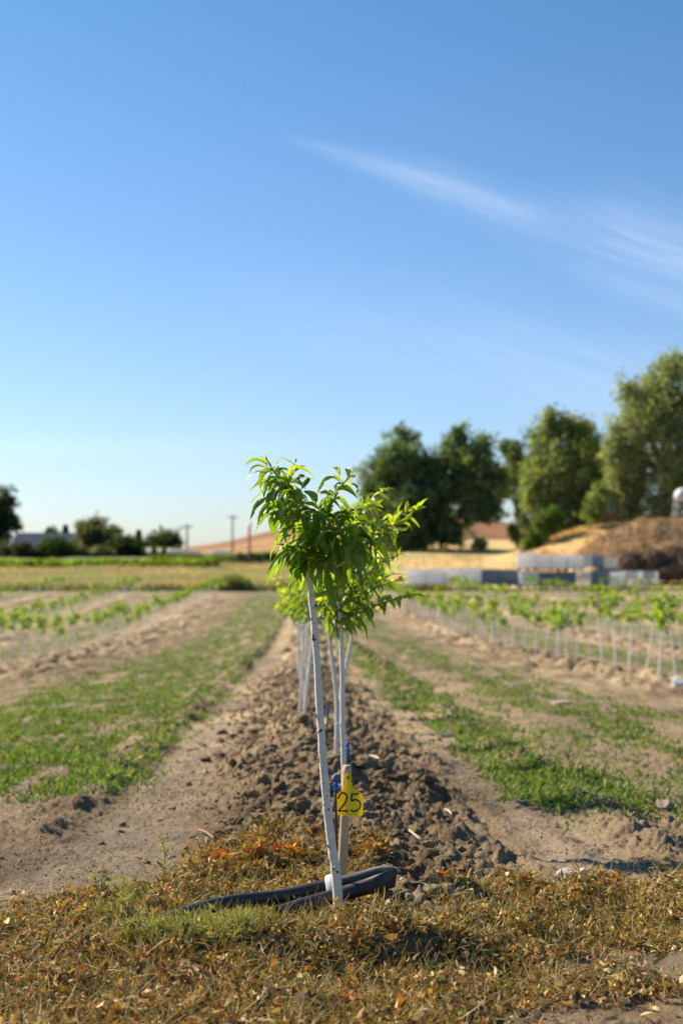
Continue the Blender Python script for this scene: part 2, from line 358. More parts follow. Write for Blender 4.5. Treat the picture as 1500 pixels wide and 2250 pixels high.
# ------------------------------------------------------------ materials
def material(name, rough_=.8, spec=.3, bump=0, bscale=50, var=.25, vscale=8, trans=0, tcol=(1.7, 1.5, .35), metallic=0, detail=5, bdist=.01, fleck=None):
    m = bpy.data.materials.new(name); m.use_nodes = True; t = m.node_tree; t.nodes.clear(); N_ = t.nodes.new; K = t.links.new
    at_ = N_('ShaderNodeAttribute'); at_.attribute_name = 'Col'; tc_ = N_('ShaderNodeTexCoord')
    nz_ = N_('ShaderNodeTexNoise'); nz_.inputs['Scale'].default_value = vscale; nz_.inputs['Detail'].default_value = detail; nz_.inputs['Roughness'].default_value = .62
    K(tc_.outputs['Object'], nz_.inputs['Vector'])
    mr = N_('ShaderNodeMapRange'); mr.inputs[1].default_value = .28; mr.inputs[2].default_value = .72; mr.inputs[3].default_value = 1 - var; mr.inputs[4].default_value = 1 + var
    K(nz_.outputs[0], mr.inputs[0])
    mu = N_('ShaderNodeVectorMath'); mu.operation = 'SCALE'; K(at_.outputs['Color'], mu.inputs[0]); K(mr.outputs[0], mu.inputs['Scale'])
    colo = mu.outputs[0]
    if fleck:
        n2 = N_('ShaderNodeTexNoise'); n2.inputs['Scale'].default_value = fleck[1]; n2.inputs['Detail'].default_value = 4; n2.inputs['Roughness'].default_value = .7
        K(tc_.outputs['Object'], n2.inputs['Vector'])
        rp = N_('ShaderNodeMapRange'); rp.inputs[1].default_value = fleck[2]; rp.inputs[2].default_value = fleck[2] + .05; K(n2.outputs[0], rp.inputs[0])
        mx = N_('ShaderNodeMixRGB'); K(rp.outputs[0], mx.inputs[0]); K(colo, mx.inputs[1]); mx.inputs[2].default_value = (*fleck[0], 1); colo = mx.outputs[0]
    p = N_('ShaderNodeBsdfPrincipled'); p.inputs['Roughness'].default_value = rough_; p.inputs['Specular IOR Level'].default_value = spec; p.inputs['Metallic'].default_value = metallic
    K(colo, p.inputs['Base Color']); out = N_('ShaderNodeOutputMaterial'); sh = p.outputs[0]
    if bump:
        n3 = N_('ShaderNodeTexNoise'); n3.inputs['Scale'].default_value = bscale; n3.inputs['Detail'].default_value = 6; n3.inputs['Roughness'].default_value = .7
        K(tc_.outputs['Object'], n3.inputs['Vector'])
        bp = N_('ShaderNodeBump'); bp.inputs['Strength'].default_value = bump; bp.inputs['Distance'].default_value = bdist
        K(n3.outputs[0], bp.inputs['Height']); K(bp.outputs[0], p.inputs['Normal'])
    if trans:
        tr = N_('ShaderNodeBsdfTranslucent'); m2 = N_('ShaderNodeVectorMath'); m2.operation = 'MULTIPLY'; K(colo, m2.inputs[0]); m2.inputs[1].default_value = tcol
        K(m2.outputs[0], tr.inputs[0]); ms = N_('ShaderNodeMixShader'); ms.inputs[0].default_value = trans; K(sh, ms.inputs[1]); K(tr.outputs[0], ms.inputs[2]); sh = ms.outputs[0]
    K(sh, out.inputs[0]); return m
M = dict(
    soil=material('soil', .95, .1, 1.0, 70, .22, 5, detail=8, bdist=.014),
    clod=material('clod', .95, .1, 1.0, 110, .25, 14, detail=8, bdist=.012),
    leaf=material('peach_leaf', .36, .5, .3, 160, .22, 30, trans=.5, tcol=(2.2, 1.9, .30), bdist=.003),
    litter=material('withered_leaf', .6, .35, 0, 1, .35, 60, trans=.22, tcol=(1.4, 1.1, .5)),
    grass=material('grass', .6, .3, 0, 1, .25, 3, trans=.35, tcol=(1.5, 1.5, .4)),
    dry=material('dry_grass', .8, .2, 0, 1, .25, .8, trans=.3, tcol=(1.1, 1.0, .8)),
    tree=material('tree_leaf', .6, .25, 0, 1, .25, .6, trans=.46, tcol=(1.45, 1.4, .55)),
    bark=material('bark', .9, .2, .8, 6, .3, 3, bdist=.05),
    paint=material('whitewash', .75, .25, 1.0, 420, .09, 60, bdist=.004, fleck=((.24, .15, .09), 330, .635)),
    twig=material('twig', .6, .3, .4, 200, .2, 60),
    hose=material('black_polythene', .42, .5, .12, 90, .2, 25, fleck=((.10, .095, .09), 38, .66), bdist=.003),
    plastic=material('plastic', .35, .45, .05, 60, .06, 20, trans=.35, tcol=(1.1, 1.0, .8)),
    ink=material('marker_ink', .5, .3, 0, 1, .1, 30),
    wood=material('stake_wood', .75, .25, .5, 130, .14, 40, bdist=.003),
    rock=material('rock', .95, .12, 1.0, 140, .28, 30, bdist=.008),
    weed=material('green_weed', .6, .3, 0, 1, .2, 30, trans=.3, tcol=(1.5, 1.4, .5)),
    tank=material('tote_plastic', .5, .4, .1, 8, .08, 2, trans=.6, tcol=(1.1, 1.08, 1.05)),
    cage=material('galvanised_bar', .55, .5, 0, 1, .12, 6, metallic=.1),
    wall=material('wall_paint', .85, .2, .2, 10, .1, 1),
    roof=material('roofing', 1.0, .0, .3, 6, .2, 1.2),
    glass=material('window_glass', .12, .6, 0, 1, .1, 1),
    steel=material('steel', .65, .4, .1, 10, .12, 2, metallic=.15),
    hill=material('hill_ground', .95, .1, .4, .2, .3, .02, bdist=2, detail=8),
)

# ------------------------------------------------------------ ground: one sheet
inner = np.linspace(-.285, .285, 600)
outer = .285 * (40 ** (np.linspace(0, 1, 46)[1:])); 
ug = np.concatenate([-outer[::-1], inner, outer])
yn = 1.5 * np.exp(np.arange(0, math.log(260 / 1.5), .0031)); yf = np.geomspace(262, 4000, 50)
yb = -np.geomspace(60, .1, 26); yb2 = np.linspace(0, 1.45, 24)
yg = np.concatenate([yb, yb2, yn, yf])
ye = np.where(yg < 1.5, 1.5 + np.maximum(0, (1.5 - yg)) * .5, yg)
GX = ug[None] * ye[:, None]; GY = np.repeat(yg[:, None], len(ug), 1)
GZ = gz(GX, GY); GZ = GZ - np.where(GY > 1500, (GY - 1500) * .004, 0)
r_ = rowr(GX, GY)
soil = np.array([.238, .177, .110]); soil_d = np.array([.150, .106, .064]); straw = np.array([.46, .36, .215]); pale = np.array([.280, .225, .158])
green = np.array([.105, .145, .034]); gold = np.array([.60, .43, .19]); palegrass = np.array([.40, .38, .18]); olive = np.array([.12, .145, .05])
def mixc(a, b, k): return a * (1 - k[..., None]) + b * k[..., None]
col = np.broadcast_to(soil, GX.shape + (3,)).copy()
rg = rough(r_, GY)
col = mixc(col, soil_d, np.clip(rg * .75 * ss(.35, .65, fbm(GX / .3, GY / .5, 301, 3)), 0, 1))
col = mixc(col, pale, (1 - ss(.15, .4, rg)) * .8)
col = mixc(col, straw, ss(.40, .60, fbm(GX / .25, GY / .9, 311, 4)) * ss(5.5, 9, GY) * .75 * np.clip(1.3 - nearest_row(r_) * .6, .2, 1))
gm = grass_mask(GX, GY)
col = col * (.80 + .40 * ss(.25, .75, fbm(GX / .8, GY / 1.4, 361, 5, .6)))[..., None] * (.86 + .28 * fbm(GX / .09, GY / .12, 371, 3))[..., None]
col = mixc(col, green, np.clip(gm * (.45 + .5 * ss(8, 40, GY)), 0, 1))
# beyond the field
mfar = ss(86, 92, GY + 1.5 * (fbm(GX / 3, GY / 3, 321, 2) - .5))
PXg = GX / np.maximum(GY, 1) * F + CX
pn = fbm(GX / 9, GY / 7, 331, 4)
fc = mixc(np.broadcast_to(palegrass, col.shape), gold, ss(.45, .6, pn + .12 * np.exp(-((PXg - 600) / 70) ** 2) + .22 * ss(900, 1000, PXg) * ss(98, 108, GY)))
fc = mixc(fc, olive, ss(.52, .66, fbm(GX / 7, GY / 10, 341, 4)) * .75 * (1 - ss(950, 1100, PXg)))
fc = mixc(fc, np.array([.075, .105, .035]), (1 - ss(93, 97, GY)) * .85)
fc = mixc(fc, np.array([.42, .27, .15]), ss(160, 220, GY) * .6 * ss(600, 800, PXg))
fc = mixc(fc, np.array([.10, .13, .05]), ss(150, 158, GY) * (1 - ss(560, 760, PXg)) * .9)
grey = np.array([.33, .245, .165]); rust = np.array([.40, .235, .105])
mdm = ss(104, 108, GY) * (1 - ss(119, 124, GY)) * ss(1262, 1300, PXg)
fc = mixc(fc, mixc(np.broadcast_to(grey, col.shape), rust, ss(.48, .6, fbm(GX / 3, GY / 3, 351, 4)) * ss(1350, 1390, PXg)), mdm)
fc = mixc(fc, np.array([.56, .37, .16]), ss(116, 122, GY) * ss(1160, 1190, PXg) * (1 - ss(1330, 1400, PXg)) * .85)
col = mixc(col, fc, mfar)
nr, nc = GX.shape
gi = (np.arange(nr - 1)[:, None] * nc + np.arange(nc - 1)[None])
Qg = np.stack([gi, gi + 1, gi + nc + 1, gi + nc], -1).reshape(-1, 4)
g = MB().add(np.stack([GX, GY, GZ], -1).reshape(-1, 3), Qg, None, col.reshape(-1, 3)).build('ground', M['soil'])
tag(g, kind='structure')
del GX, GY, GZ, col, fc, Qg

# far hill
hx = np.linspace(-700, 900, 260); hy = np.linspace(0, 1, 40)
prof_px = [-2500, 300, 420, 480, 550, 600, 660, 760, 850, 950, 1050, 1130, 1250, 1500, 2500, 4500]
prof_py = [1214, 1212, 1204, 1196, 1181, 1169, 1150, 1124, 1114, 1122, 1140, 1158, 1172, 1180, 1190, 1205]
HX, HS = np.meshgrid(hx, hy)
PP = np.interp(HX / 620 * F + CX, prof_px, prof_py)
top = (HOR - PP) / F * 620
HYw = 430 + HS * 380
HZ = CAM_Z - 3 + (top + 3) * np.sin(np.clip(HS / .5, 0, 1) * math.pi / 2) * (1 - .5 * np.clip((HS - .5) / .5, 0, 1))
HZ += 1.6 * (fbm(HX / 30, HYw / 30, 401, 4) - .5) * np.clip(HS * 4, 0, 1)
hc = mixc(np.broadcast_to(np.array([.31, .155, .085]), HX.shape + (3,)), np.array([.42, .25, .12]), ss(.42, .6, fbm(HX / 26, HYw / 60, 411, 4)))
hc = mixc(hc, np.array([.12, .13, .06]), ss(.62, .7, fbm(HX / 12, HYw / 12, 421, 3)) * .7)
nr, nc = HX.shape; gi = (np.arange(nr - 1)[:, None] * nc + np.arange(nc - 1)[None])
hl_ = MB().add(np.stack([HX, HYw, HZ], -1).reshape(-1, 3), np.stack([gi, gi + 1, gi + nc + 1, gi + nc], -1).reshape(-1, 4), None, hc.reshape(-1, 3)).build('hill', M['hill'])
tag(hl_, kind='structure')

# loose clods on the ridges
mb = MB(); ncl = 9000
t = np.exp(rng.uniform(math.log(3.05), math.log(17), ncl)); rr = rng.normal(.06, .25, ncl)
side_ = rng.random(ncl) < .16; rr = np.where(side_, rng.choice([-.82, 1.03, 4.2, -5.1], ncl) + rng.normal(0, .12, ncl), rr)
xx = rr + MROW * t; keep = np.abs(xx / t) < .29
xx, t = xx[keep], t[keep]; zz = gz(xx, t)
PXc, PYc = px_of(xx, t, zz)
for i in range(len(xx)):
    if PYc[i] > 1955 and not (850 < PXc[i] < 1010): continue
    s_ = rng.random() ** 6 * .032 + .003
    if abs(xx[i] - MROW * t[i]) > .6: s_ = min(s_, .012)
    if t[i] > 6: s_ = max(s_, .009)
    if t[i] > 9: s_ = max(s_, .016)
    k = .9 + .35 * rng.random(); c = (soil if rng.random() < .75 else soil_d) * k
    ro_ = abs(xx[i] - MROW * t[i] - .08)
    if ro_ > .38 and t[i] < 6: s_ *= .45
    mb.add(*crumb((xx[i], t[i], zz[i] + s_ * .15), s_ * (.75 + .6 * rng.random(3)) * np.array([1, 1, .8]), ICO3 if s_ > .016 and t[i] < 7 else (ICO2 if s_ > .007 else ICO1)), c)
tys = np.exp(rng.uniform(math.log(3.2), math.log(7.5), 16000)); txs = rng.uniform(-.26, .26, 16000) * tys; tzs = gz(txs, tys)
for i in range(16000):
    s_ = .0012 + .0035 * rng.random() ** 3 + (tys[i] > 5) * .0015
    mb.add(*crumb((txs[i], tys[i], tzs[i] + .0004), s_ * (.8 + .4 * rng.random(3)), ICO1), pale * (.62 + .7 * rng.random()))
tag(mb.build('soil_clods', M['clod']), 'loose brown soil clods scattered along the tilled ridges', 'soil clods', kind='stuff')

# ------------------------------------------------------------ cover crop, straw, litter (stuff)
def scatter_field(n, t0, t1, rlo=-24, rhi=24, s=.27):
    t = np.exp(rng.uniform(math.log(t0), math.log(t1), n)); x = rng.uniform(-s, s, n) * t
    return x, t
x, t = scatter_field(520000, 4.5, 86); k = rng.random(len(x)) < grass_mask(x, t) ** 1.1 * .95
x, t = x[k], t[k]; z = gz(x, t); n = len(x)
sc = 1 + np.clip(t / 14, 0, 4)
lean = rng.normal(size=(n, 3)) * .75; lean[:, 2] = .9
pc = np.array([[.10, .175, .045], [.125, .21, .05], [.20, .24, .075], [.085, .115, .045], [.34, .30, .14]])[rng.choice(5, n, p=[.34, .3, .16, .14, .06])] * (.75 + .5 * rng.random((n, 1)))
mb = MB(); ribbons(mb, np.stack([x, t, z - .004], 1), lean, rand_dirs(n), (.012 + .030 * rng.random(n) ** 1.5) * (1 + .12 * sc), (.0045 + .004 * rng.random(n)) * sc, rng.uniform(-1.2, 1.2, n), pc, 2, (.8, 1, .15))
tag(mb.build('cover_crop_grass', M['grass']), 'low green weedy grass growing in strips between the tree rows', 'grass', kind='stuff')

x, t = scatter_field(60000, 4.3, 60); r0 = rowr(x, t)
k = (rng.random(len(x)) < (.12 + .8 * ss(.45, .6, fbm(x / .25, t / .9, 311, 4))) * ss(4.5, 8, t) * (1 - .7 * grass_mask(x, t)))
x, t = x[k], t[k]; n = len(x); z = gz(x, t); d = rand_dirs(n); d[:, 2] = np.abs(d[:, 2]) * .25
sc = 1 + np.clip(t / 12, 0, 4)
mb = MB(); ribbons(mb, np.stack([x, t, z + .004], 1), d, np.tile([0, 0, 1.], (n, 1)), .02 + .05 * rng.random(n), .002 * sc, rng.uniform(-.4, .6, n), np.array([.50, .39, .23]) * (.6 + .7 * rng.random((n, 1))), 2, (1, 1, .6))
x2 = rng.uniform(-1.2, 1.2, 900); t2 = rng.uniform(3.2, 6, 900); z2 = gz(x2, t2); d = rand_dirs(900); d[:, 2] = np.abs(d[:, 2]) * .2
ribbons(mb, np.stack([x2, t2, z2 + .004], 1), d, np.tile([0, 0, 1.], (900, 1)), .008 + .03 * rng.random(900) ** 2, np.full(900, .0025), rng.uniform(-.4, .8, 900), np.array([.50, .38, .24]) * (.6 + .7 * rng.random((900, 1))), 2, (1, 1, .6))
tag(mb.build('straw_litter', M['litter']), 'dry straw scraps lying on the bare soil', 'straw', kind='stuff')

def mat_mask(px, py, x, y):
    """density of the withered weeds over the ground, by their place on it"""
    top = np.interp(px, [-400, 0, 120, 300, 400, 430, 470, 600, 860, 900, 960, 1010, 1060, 1200, 1500, 1900],
                        [1990, 1985, 1960, 1945, 1925, 1885, 1872, 1872, 1895, 1925, 1990, 1960, 1945, 1943, 1950, 1950])
    top = top + 20; j = 26 * (fbm(px / 60, py / 30, 501, 3) - .5)
    m = ss(top - 4 + j, top + 12 + j, py)
    heap = ((px - 915) / 95) ** 2 + ((py - 1965) / 60) ** 2; m = m * ss(.8, 1.15, heap + .5 * (fbm(px / 40, py / 25, 502, 3) - .5))
    patch = ((px - 770) / 130) ** 2 + ((py - 1940) / 14) ** 2; m = m * (1 - .0 * patch)
    bare = np.exp(-(((px - 1430) / 230) ** 2 + ((py - 2130) / 36) ** 2) ** 2) + np.exp(-(((px - 1380) / 330) ** 2 + ((py - 2290) / 85) ** 2) ** 2)
    m = m * (1 - .97 * np.clip(bare * 1.6 - .5 * (fbm(px / 50, py / 25, 503, 3) - .3), 0, 1))
    m = m * (.30 + .70 * ss(.34, .50, fbm(px / 34, py / 22, 504, 3)))
    return m
NL = 215000
x = rng.uniform(-1.6, 1.6, NL); y = rng.uniform(2.15, 4.5, NL); zg = base_z(x, y) + berm(rowr(x, y), y) + near_bumps(x, y)
PX_, PY_ = px_of(x, y, base_z(x, y)); m = mat_mask(PX_, PY_, x, y); k = rng.random(NL) < m
x, y, PX_, PY_ = x[k], y[k], PX_[k], PY_[k]; n = len(x); z = gz(x, y)
lumpy = .050 * ss(.40, .75, fbm(x / .10, y / .10, 511, 3)) * ss(0, .2, np.abs(y - 3.2) + .5 * (x < -.15) + .5 * (x > .3)) + .008
lumpy = np.where((x > -.45) & (x < -.02) & (y > 2.98) & (y < 3.22), .006, lumpy)
z = z + rng.random(n) ** 1.2 * lumpy
pal = {'brown': [[.40, .25, .11], [.28, .155, .065], [.62, .48, .28], [.17, .095, .045], [.36, .19, .08]],
       'yellow': [[.50, .35, .08], [.40, .31, .09], [.28, .25, .07], [.68, .54, .26], [.42, .20, .04]],
       'orange': [[.52, .17, .025], [.42, .12, .02], [.50, .28, .04], [.30, .20, .05], [.20, .16, .04]],
       'green': [[.17, .19, .05], [.24, .24, .07], [.13, .15, .04], [.32, .27, .10], [.28, .20, .07]]}
pal = {a: np.array(b) for a, b in pal.items()}
wz = np.stack([.3 + 1.6 * ss(2070, 2160, PY_) + .6 * (PX_ < 350), .8 + .6 * (PX_ > 950) * (1 - ss(2040, 2120, PY_)) + .3 * ss(2100, 2000, PY_) + .25,
               .16 + 1.8 * (PX_ > 400) * (PX_ < 900) * (1 - ss(1930, 1965, PY_)) + .35 * (PX_ > 1000) * (1 - ss(1990, 2030, PY_)), .75 + .9 * np.exp(-((PX_ - 520) / 240) ** 2) * np.exp(-((PY_ - 2060) / 60) ** 2)], 1)
wz = wz * (.5 + 1.0 * np.stack([fbm(x / .07, y / .07, 520 + 10 * q, 2) for q in range(4)], 1)) ** 2
wz /= wz.sum(1, keepdims=True); cw = np.cumsum(wz, 1); pick = (rng.random((n, 1)) > cw).sum(1).clip(0, 3)
colr = np.stack([pal[a] for a in ('brown', 'yellow', 'orange', 'green')])[pick, rng.integers(0, 5, n)] * (.38 + 1.15 * rng.random((n, 1)) ** 1.3)
mb = MB(); d = rand_dirs(n); d[:, 2] *= .6
big = rng.random(n) < .05
Ln = (.011 + .018 * rng.random(n)) * np.where(big, 1.5, 1); W = (.0042 + .0048 * rng.random(n)) * np.where(big, 1.7, 1)
ribbons(mb, np.stack([x, y, z], 1), d, rand_dirs(n), Ln, W, rng.uniform(-2.6, 2.6, n), colr, 4, (.25, .8, 1, .75, .1))
ns = int(n / 2.6); idx = rng.choice(n, ns, replace=False); d = rand_dirs(ns); d[:, 2] = np.abs(d[:, 2]) * .5
ribbons(mb, np.stack([x, y, z], 1)[idx] + np.array([0, 0, .004]), d, rand_dirs(ns), .02 + .05 * rng.random(ns), np.full(ns, .0013), rng.uniform(-1.8, 1.8, ns),
        np.where(rng.random((ns, 1)) < .45, [[.44, .34, .17]], [[.26, .25, .08]]) * (.6 + .7 * rng.random((ns, 1))), 5, (1, 1, .7))
tag(mb.build('withered_weeds', M['litter']), 'mat of withered curling brown yellow and orange weeds in the foreground', 'dead weeds', kind='stuff')

# ------------------------------------------------------------ saplings
DM = 3.2
def Z1(zx, zy, Y): return at(500 + zx / 3.3333, 960 + zy / 3.3333, Y)
leafcols = np.array([[.105, .20, .03], [.145, .255, .035], [.22, .33, .04], [.085, .155, .03], [.30, .38, .05]])
def painted(P, rad, k, stubs=True):
    V, Q, T = tube(P, rad, k, jit=.05)
    ang = np.tile(np.linspace(0, 2 * math.pi, k, endpoint=False), len(P))
    return V, Q, T
def trunk_mesh(P, rad, g, k=14, stubs=6, unpainted=True):
    mb = MB(); P = catmull(P, 14); n = len(P); tt = np.linspace(0, 1, n)
    rad = np.interp(tt, np.linspace(0, 1, len(rad)), rad) * (1 + .05 * np.sin(tt * 60 + g.random() * 6) * g.random(n))
    nod = g.integers(6, n - 6, 14)
    for q in nod: rad[q] *= 1.10; rad[q - 1] *= 1.05
    V, Q, T = tube(P, rad, k, jit=.045)
    cen = np.repeat(P, k, 0); dx = (V[:len(cen), 0] - cen[:, 0]) / np.repeat(rad, k); dy_ = (V[:len(cen), 1] - cen[:, 1]) / np.repeat(rad, k)
    white = np.array([.87, .81, .73]); bare = np.array([.36, .18, .08])
    if unpainted:
        f = ss(.84, 1.0, -dx * .86 + dy_ * .45 + .22 * (fbm(cen[:, 2] / .02, dx * 3, int(g.integers(999)), 3) - .5))
    else: f = np.zeros(len(cen))
    c = white * (1 - f[:, None]) + bare * f[:, None]; c = np.vstack([c, white, white])
    mb.add(V, Q, T, c)
    for q in range(stubs):
        i = int(g.integers(int(n * .12), int(n * .9))); a = g.choice([-1, 1]) * 1.0; dr = norm(np.array([a, g.uniform(-.8, .1), .8]))
        l_ = rad[i] * g.uniform(1.2, 2.3)
        mb.add(*tube([P[i] + dr * rad[i] * .5, P[i] + dr * (rad[i] + l_ * .4), P[i] + dr * (rad[i] + l_)], [rad[i] * .42, rad[i] * .3, rad[i] * .26], 7), white * .9)
    for q in range(stubs + 3):
        i = int(g.integers(int(n * .1), int(n * .95))); a = g.uniform(-1, 1); dr = norm(np.array([a, -abs(g.uniform(.3, 1)), 0]))
        mb.add(*lump(P[i] + dr * rad[i] * .93, rad[i] * np.array([.28, .2, .35]), ICO1, .4, 1, g), np.array([.14, .07, .04]))
    return mb
def droop_leaves(mb, nodes, out, g, size=.1, width=.024, cols=None, age=None, S_=6):
    n = len(nodes); age = np.ones(n) if age is None else age
    up = np.array([0, 0, 1.]); Ls = size * (.65 + .5 * g.random(n)) * (.45 + .55 * age)
    d0 = norm(out + up * (.35 + .5 * (1 - age))[:, None] + g.normal(size=(n, 3)) * .25)
    P1 = nodes + d0 * (Ls * .48)[:, None]
    dr = norm(out * .45 + g.normal(size=(n, 3)) * .25 - up * (.9 * age - .25 * (1 - age) + .3 * g.random(n))[:, None])
    P2 = P1 + dr * (Ls * .62)[:, None]
    nr_ = norm(np.tile(up, (n, 1)) + g.normal(size=(n, 3)) * .45 + out * .3)
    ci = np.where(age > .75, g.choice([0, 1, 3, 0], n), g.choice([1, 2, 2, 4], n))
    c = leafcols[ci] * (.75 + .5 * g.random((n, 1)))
    leafs(mb, nodes, P1, P2, width * (.6 + .6 * g.random(n)) * (.6 + .4 * age), nr_, S_, .35 + .3 * g.random(), c, wave=.22, g=g, roll=g.normal(size=n) * .5)
def shoot_leaves(mb, P, g, per=.013, **kw):
    P = catmull(P, 10); seg = np.linalg.norm(np.diff(P, axis=0), axis=1); cum = np.concatenate([[0], np.cumsum(seg)]); Lt = cum[-1]
    n = max(5, int(Lt / per)); s_ = np.linspace(.12, 1, n) ** .9 * Lt
    nd = np.stack([np.interp(s_, cum, P[:, k]) for k in range(3)], 1); tg = norm(np.stack([np.interp(s_, cum, np.gradient(P[:, k])) for k in range(3)], 1))
    a = np.arange(n) * 2.4 + g.random() * 6; rnd = np.stack([np.cos(a), np.sin(a), np.zeros(n)], 1)
    out = norm(rnd - tg * np.sum(rnd * tg, 1, keepdims=True) + tg * .25)
    droop_leaves(mb, nd, out, g, age=np.clip((Lt - s_) / (.45 * Lt + 1e-6), .12, 1), **kw)

# the sapling in focus
root = empty('peach_sapling', (at(747, 2022, DM)[0], DM, 0.0)); R0 = np.array(root.location)
tag(root, 'tall whitewashed young fruit tree in sharp focus, leaning left before the yellow number tag', 'sapling', 'saplings in the centre row')
g1 = np.random.default_rng(7)
tp = [at(a, b, DM + c) for a, b, c in ((749, 2060, 0), (744, 2000, 0), (738, 1920, 0), (725, 1830, 0), (712, 1700, 0), (703, 1570, 0), (696, 1450, .005), (689, 1360, .01), (683, 1300, .01), (675, 1230, .015), (670.5, 1190, .02), (673, 1155, .02))]
tb = trunk_mesh(tp, [.0125, .0115, .0105, .0097, .0090, .0084, .0080, .0077, .0076, .0074, .0070, .0048], g1, 18, 0)
def stub(mb, a, b, r0, r1, c=(.60, .58, .56), tip=None):
    a, b = np.array(a), np.array(b); mb.add(*tube([a, a * .45 + b * .55 + np.array([0, 0, -.001]), b], [r0, r1 * 1.1, r1], 8, jit=.15), c)
    if tip: mb.add(*lump(b, np.full(3, r1 * 1.15), ICO1, .5, 1, g1), tip)
bk = (.13, .07, .045)
def Z2(zx, zy, Y=DM): return at(550 + zx / 3.75, 1300 + zy / 3.75, Y)
stub(tb, Z2(500, 235), Z2(458, 186), .004, .0022, tip=bk)
stub(tb, Z2(520, 130, DM - .012), Z2(540, 112, DM - .022), .004, .003, tip=bk)
stub(tb, Z2(545, 1020), Z2(510, 1000), .005, .0042, tip=bk)
stub(tb, Z2(615, 1230), Z2(650, 1300), .003, .0012, c=bk)
stub(tb, Z2(560, 1150, DM - .014), Z2(578, 1140, DM - .02), .005, .004, tip=bk)
stub(tb, Z2(565, 1385), Z2(556, 1355), .004, .002, tip=bk)
stub(tb, Z2(522, 400, DM - .008), Z2(514, 350, DM - .012), .0045, .002, c=bk)
stub(tb, at(724, 1862, DM - .01), at(713, 1852, DM - .012), .003, .002, tip=bk)
stub(tb, at(737, 1905, DM - .011), at(733, 1908, DM - .014), .004, .003, tip=bk)
stub(tb, at(675, 1165, DM + .01), at(680, 1122, DM), .0045, .0025, tip=(.25, .13, .08))
stub(tb, at(672, 1190, DM + .008), at(671, 1178, DM), .006, .004, tip=bk)
for q in range(16):
    i = g1.random(); py = 1330 + i * 640; pxx = np.interp(py, [1300, 1450, 1570, 1700, 1830, 1920, 2000], [683, 696, 703, 712, 725, 738, 744]) + g1.uniform(-5, 5)
    tb.add(*lump(at(pxx, py, DM - .0085), np.array([.0016, .001, .0020]) * (.7 + .8 * g1.random()), ICO1, .4, 1, g1), bk)
tb.build('trunk', M['paint'], root, loc=R0)
shoots = [
    [(600, 760, .01), (520, 600, .03), (450, 400, .02), (370, 300, .0), (300, 190, -.02)],
    [(590, 760, .01), (520, 560, .06), (470, 420, .05), (450, 330, .04), (505, 225, .03)],
    [(600, 800, .01), (680, 640, .0), (770, 470, .0), (840, 350, .01), (915, 275, .0)],
    [(600, 850, .02), (760, 850, .05), (980, 800, .10), (1130, 720, .10), (1230, 630, .08)],
    [(610, 920, .01), (570, 870, -.02), (500, 840, -.03), (420, 850, -.05)],
    [(610, 950, .01), (690, 900, -.04), (740, 910, -.08), (800, 960, -.10)],
    [(600, 780, .01), (760, 640, .10), (900, 540, .14), (1010, 530, .16), (1090, 510, .16)],
    [(600, 820, .01), (720, 740, -.06), (830, 680, -.09), (930, 640, -.10)],
    [(590, 740, .0), (560, 620, -.05), (520, 540, -.08), (480, 480, -.10)],
]
lv = MB(); SH = []
for sh in shoots:
    P = [Z1(a, b, DM + c) for a, b, c in sh]; SH.append(P)
    Pc = catmull(P, 8); tw = MB(); n = len(Pc)
    cc = np.linspace(0, 1, n)[:, None]; cc = np.array([.22, .10, .05]) * (1 - cc) + np.array([.22, .26, .06]) * cc
    V, Q, T = tube(Pc, np.linspace(.0042, .0014, n), 7); tw.add(V, Q, T, np.vstack([np.repeat(cc, 7, 0), cc[0], cc[-1]]))
    tw.build('branch', M['twig'], root, loc=R0)
    shoot_leaves(lv, P, g1, .0125, size=.088, width=.023, S_=7)
